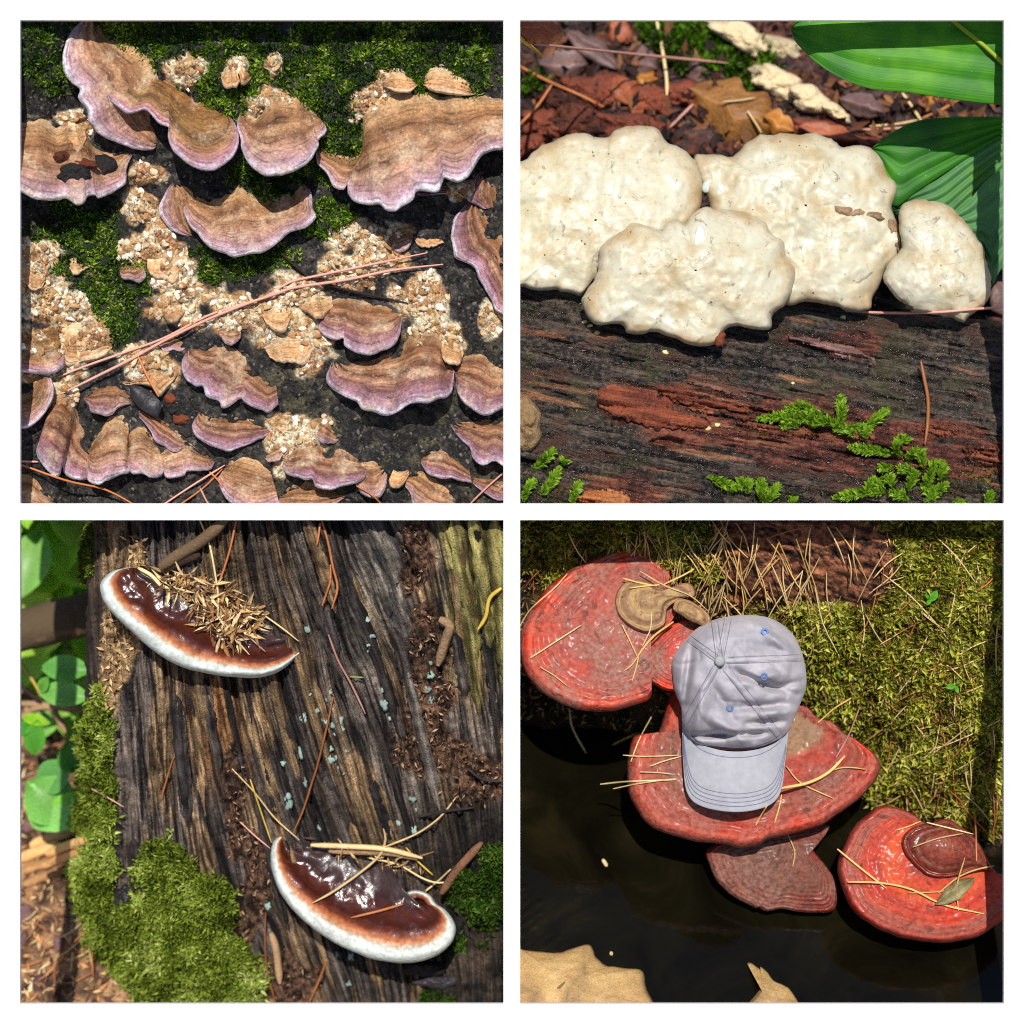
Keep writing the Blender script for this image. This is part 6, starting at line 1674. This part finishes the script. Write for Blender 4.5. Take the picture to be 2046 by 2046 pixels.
def capw(x, y):
    v = np.array([x, y]) - CC; a = math.atan2(-v[1], v[0])
    i = int(np.argmin(np.abs(adiff(ang0, a)))); t = np.hypot(*v) / np.hypot(*(O[i] - CC))
    return float(wcrown(np.array(x), np.array(y), np.array(t), np.array(a)))
# stitching along seams
for s_ in SEAMS:
    i = int(np.argmin(np.abs(adiff(ang0, s_))))
    for off in (-6.5, 6.5):
        tt = np.linspace(.10, .97, 26)
        dirv = (O[i] - CC); nv = np.array([-dirv[1], dirv[0]]) / np.hypot(*dirv)
        P_ = CC + dirv * tt[:, None] + nv * off
        V, F = tube(PN(P_[:, 0], P_[:, 1], np.array([capw(*p) for p in P_]) - .0003), .0005, 4)
        obj('stitching', V, F, THREAD, cap)
a_ = np.linspace(0, 2 * math.pi, 20, endpoint=False)
wb = capw(*(CC + 1))
o = disc('button', CC, np.c_[CC[0] + 11 * np.cos(a_), CC[1] + 11 * np.sin(a_)], lambda px, py, t, a: wb - .001 - .0055 * np.sqrt(np.clip(1 - t ** 2 * .97, 0, 1)), BUTT, cap, n=24, m=10, th=.002, scal=0, rimd=.001)
for p in d((1442, 1277), (1377, 1336), (1443, 1192)):
    q = np.c_[p[0] + 5.5 * np.cos(a_), p[1] + 5.5 * np.sin(a_)]
    w0_ = capw(*p)
    V, F = tube(PN(np.r_[q[:, 0], q[:1, 0]], np.r_[q[:, 1], q[:1, 1]], np.full(21, w0_ - .001)), .0016, 6, 1.)
    obj('eyelet', V, F, EYE, PANEL[int(sec[int(np.argmin(np.abs(adiff(ang0, math.atan2(-(p[1] - CC[1]), p[0] - CC[0])))))])])
# bill
bu = d((1287, 1352), (1310, 1396), (1345, 1412), (1388, 1418), (1432, 1413), (1468, 1398), (1489, 1372))
bl = d((1287, 1356), (1289, 1440), (1297, 1497), (1326, 1522), (1390, 1532), (1448, 1521), (1473, 1494), (1481, 1440), (1488, 1376))
def wbill(px, py, s, t):
    cx = 1388 * 1.059
    return .094 - .16 * (py - 1410 * 1.059) * K + .030 * ((px - cx) / 105) ** 2 - .012 + .0008 * (fbm(px * .03, py * .03, 2, 2) - .5)
bill = card('bill', bu, bl, BILLM, wbill, cap, n=90, m=40, th=.004, solid=True)
Ab, Bb = rs(bu, 80), rs(bl, 80)
for f_ in (.10, .70, .77, .84, .91):
    P_ = Ab + (Bb - Ab) * f_
    P_ = P_[6:-6] if f_ > .3 else P_[3:-3]
    wv = wbill(P_[:, 0], P_[:, 1], 0, 0)
    V, F = tube(PN(P_[:, 0], P_[:, 1], wv - .0003), .00045, 4)
    obj('stitching', V, F, THREAD, bill)
Sb = rs(np.array(CROWN)[[11, 12, 13, 14, 15, 16, 17]], 60)
P_ = CC + (Sb - CC) * .965
V, F = tube(PN(P_[:, 0], P_[:, 1], np.array([capw(*p) for p in P_]) - .0004), .0006, 4)
obj('stitching', V, F, THREAD, cap)

# --- moss and needles on the bank
def moss4(X, Y):
    m = blob_mask(X, Y, [(1900, 1200, 240, 220), (1700, 1330, 160, 160), (1850, 1450, 220, 180), (1500, 1130, 60, 90), (1390, 1110, 120, 60), (1960, 1600, 100, 90), (1230, 1070, 220, 40), (1660, 1280, 80, 60), (1090, 1120, 60, 70)], 3, .5, .02)
    return m - 2 * sm(-.05, .15, bark4(X, Y))
moss_mesh('moss', lambda x, y: S4(x, y) - .002, moss4, (1036, 1036, 2012, 1720), 22000, 6, .0150, .34, [(50, 42, 16), (124, 108, 48), (170, 172, 54), (220, 220, 90), (240, 238, 150)], MOSSM,
          'dry yellow green moss covering the bank around the red conks', up=.7, seed=51)
_x = _r.uniform(1040, 2006, 9500); _y = _r.uniform(1040, 1690, 9500)
_kk = (_y < yb4(_x) - 10) & (bark4(_x, _y) < .15)
chips('plant_debris', PN(_x[_kk], _y[_kk], S4(_x[_kk], _y[_kk]) - .005), BACK, .012, [(140, 104, 66), (178, 136, 88), (96, 68, 44), (208, 170, 112)], CHIP, 9, 'brown dry debris caught in the bank moss', 1., wd=.2)
GOLD = plain('golden_needle', H(218, 176, 104), .5, 300., .25, .2)
def rneed(n_, box_, a0, a1, l0, l1, seed, label, group, dens=None, mats=(None,), rr=.0010, lift=.006):
    r = random.Random(seed)
    c_ = 0; tries = 0
    while c_ < n_ and tries < n_ * 12:
        tries += 1
        x = r.uniform(box_[0], box_[2]); y = r.uniform(box_[1], box_[3])
        an = r.uniform(a0, a1); L = r.uniform(l0, l1); bend = r.uniform(-.08, .08) * L
        x1, y1 = x + L * math.cos(an), y + L * math.sin(an)
        if not (1030 < x1 < 2016 and 1030 < y1 < 2000): continue
        ym = max(y, y1)
        if ym > float(yb4(np.array([x]))[0]) + 20: continue
        xm, ym2 = (x + x1) / 2 - bend * math.sin(an), (y + y1) / 2 + bend * math.cos(an)
        ws = [float(S4(np.array([a]), np.array([b]))[0]) - lift - r.random() * .012 for a, b in ((x, y), (xm, ym2), (x1, y1))]
        ws[1] = min(ws[1], (ws[0] + ws[2]) / 2)
        needle('pine_needle', [(x, y), (xm, ym2), (x1, y1)], r.choice(mats), rr, 0, 7, label, group, w=ws, k=4)
        c_ += 1
rneed(80, (1250, 1035, 1460, 1200), .9, 2.2, 50, 130, 1, 'golden dry needle in the dense mat behind the largest red conk', 'golden needles behind the largest conk', mats=(GOLD, STRAW))
rneed(34, (1420, 1040, 1620, 1190), 1.0, 2.3, 60, 140, 2, 'golden dry needle lying over the bare bark above the cap', 'golden needles on the bark', mats=(GOLD, STRAW))
rneed(30, (1040, 1040, 1260, 1220), 1.0, 2.6, 40, 110, 3, 'dull needle on the dark moss behind the largest conk', 'needles on the dark moss', mats=(RUST, STRAW))
rneed(110, (1600, 1050, 2000, 1600), .6, 2.9, 50, 150, 4, 'straw needle strewn over the mossy bank beside the cap', 'needles on the mossy bank', mats=(STRAW, STRAW, RUST, GOLD))
rneed(24, (1780, 1450, 2000, 1680), .8, 2.6, 50, 120, 5, 'rusty needle hanging over the shaded foot of the bank', 'needles on the bank foot', mats=(RUST, RUST, STRAW))
for lb, p, m_, r_ in (
        ('long needle lying along the left rim of the largest conk', cM((30, 860), (120, 720), (300, 560), (400, 450)), STRAW, .0013),
        ('straw needle on the left of the largest conk', cM((115, 1100), (300, 980), (510, 845)), STRAW, .0014),
        ('short needle on the orange stain of the largest conk', cM((190, 1170), (290, 1230), (400, 1315)), STRAW, .0012),
        ('thick bundled needle pointing down the fold of the largest conk', cM((1220, 820), (1080, 920), (990, 1020), (930, 1110)), GOLD, .0022),
        ('needle fanned left at the tip of the bundle', cM((950, 1080), (900, 1150), (840, 1200)), GOLD, .0011),
        ('needle fanned down at the tip of the bundle', cM((950, 1090), (930, 1180), (900, 1280)), GOLD, .0011),
        ('needle crossing the pale hump to the bundle', cM((820, 840), (880, 960), (940, 1090)), GOLD, .0013),
        ('needle rising from the bundle beside the hump', cM((1050, 750), (1040, 880), (980, 1010)), STRAW, .0012),
        ('golden needle lying over the pale hump', cM((830, 485), (960, 520), (1090, 545)), GOLD, .0018),
        ('second golden needle over the pale hump', cM((880, 560), (1000, 545), (1160, 530)), GOLD, .0014),
        ('arching golden needle from the hump towards the moss', cM((1150, 530), (1350, 430), (1520, 300)), GOLD, .0018),
        ('needle running along the pale hump', cM((960, 430), (1150, 540), (1350, 620), (1490, 740)), STRAW, .0013),
        ('needle above the water between the two upper red conks', cM((750, 1770), (850, 1720), (940, 1680)), YEL, .0018),
        ('thin needle crossing the left end of the banded conk', cM((890, 1900), (960, 1720), (1080, 1500)), STRAW, .0013),
        ('level needle on the left end of the banded conk', cM((830, 1850), (1000, 1860), (1280, 1850)), STRAW, .0014),
        ('long level needle poking left past the banded conk', cO((655, 220), (850, 200), (1090, 190), (1240, 185)), STRAW, .0017),
        ('second needle poking left past the banded conk', cO((755, 255), (950, 215), (1240, 175)), STRAW, .0014),
        ('needle beside the cap bill on the banded conk', cO((960, 125), (1100, 130), (1230, 145)), STRAW, .0013),
        ('slanting needle beside the cap bill', cO((1040, 80), (1150, 40), (1280, 5)), STRAW, .0014),
        ('thick straw bundle lying across the right of the banded conk', cQ((200, 250), (400, 210), (560, 130), (690, 0)), GOLD, .0032),
        ('curved needle splitting right from the straw bundle', cQ((400, 220), (600, 110), (720, 90), (855, 105)), GOLD, .0016),
        ('needle crossing under the straw bundle', cQ((235, 80), (350, 210), (600, 330)), GOLD, .0014),
        ('short needle dropping from the straw bundle', cQ((200, 300), (180, 400), (145, 520)), GOLD, .0013),
        ('needle at the cap bill corner on the banded conk', cQ((90, 380), (30, 480), (0, 540)), GOLD, .0015),
        ('long needle leaning over the right rim of the banded conk', cN((620, 1870), (720, 1690), (810, 1460)), PINK, .0015),
        ('needle arching over the back of the banded conk', cN((480, 1600), (620, 1480), (800, 1375)), GOLD, .0015),
        ('pale needle hanging free over the dark water', cM((415, 1490), (440, 1640), (545, 1835)), STRAW, .0016),
        ('needle lying on the brown wedge conk', cQ((250, 610), (300, 740), (285, 860)), GOLD, .0014),
        ('long needle laid over the left rim of the bright red conk', cQ((630, 720), (800, 860), (1010, 1025)), GOLD, .0022),
        ('long crossing needle on the bright red conk', cQ((710, 975), (950, 980), (1200, 1030), (1450, 1150), (1760, 1220)), GOLD, .0022),
        ('needle rising right across the bright red conk', cQ((1410, 1060), (1560, 940), (1700, 880), (1840, 850)), GOLD, .0019),
        ('upright needle over the leaf on the bright red conk', cQ((1565, 1195), (1555, 1000), (1615, 785)), GOLD, .0015),
        ('level needle over the leaf on the bright red conk', cQ((1180, 1060), (1400, 1050), (1640, 1010)), GOLD, .0014),
        ('short needle on the glossy hump of the bright red conk', cQ((1215, 705), (1400, 640), (1600, 600)), GOLD, .0014),
        ('needle above the glossy hump of the bright red conk', cQ((1085, 575), (1180, 545), (1275, 505)), GOLD, .0013),
        ('rusty needle standing behind the glossy hump', cQ((1705, 815), (1700, 620), (1690, 420)), RUST, .0018),
        ('needle lying back from the glossy hump to the bank', cQ((1320, 515), (1500, 560), (1680, 605)), STRAW, .0014)):
    nl(lb, p, m_, r_ * .78, .003, seg=14)
_lw = hit(*cQ((1540, 1050))[0])
dead_leaf(cQ((1385, 1150))[0], cQ((1690, 940))[0], 17, leafmat('olive_dead_leaf', (92, 84, 50), (150, 138, 92)), 'mottled olive dead leaf lying on the bright red conk', seed=21, curl=.006)
# seedlings
for lb, c0, pts in (('bright green seedling leaf in the moss right of the bark', (1350, 640), [((1350, 660), (1400, 580)), ((1340, 640), (1310, 610)), ((1350, 650), (1320, 690))]),
                    ('three leaved green seedling low in the moss beside the needles', (1540, 1310), [((1540, 1310), (1470, 1330)), ((1545, 1305), (1600, 1270)), ((1545, 1320), (1560, 1370))]),
                    ('tiny green seedling above the banded conk', (625, 1200), [((625, 1205), (640, 1190)), ((625, 1210), (650, 1230))])):
    x, y = cN(c0)[0]
    p = empty('seedling', PV(x, y, hit(x, y) - .01)); tag(p, lb, 'seedling')
    for i, (a, b_) in enumerate(pts):
        (ax, ay), (bx, by) = cN(a)[0], cN(b_)[0]
        w_ = hit(x, y) - .018
        plant_leaf(p, PV(ax, ay, w_), PV(bx, by, w_ - .006), np.hypot(bx - ax, by - ay) * K * .32, H(110, 190, 50), BACK, i)
    V, F = tube([np.array(PV(x, y, hit(x, y) + .002)), np.array(PV(x, y, hit(x, y) - .018))], .0008, 4)
    obj('stem', V, F, bpy.data.materials['leaf_midrib'], p)

# loose dark litter behind the white fungus
_x = _r.uniform(1030, 2010, 2600); _y = _r.uniform(20, 420, 2600)
chips('leaf_litter', PN(_x, _y, F2(_x, _y) - .004), BACK, .026, [(70, 46, 40), (104, 62, 46), (48, 36, 36), (128, 84, 60), (84, 66, 66), (150, 104, 70)], CHIP, 12, 'dark shredded leaf litter behind the white fungus', 1., wd=.42)
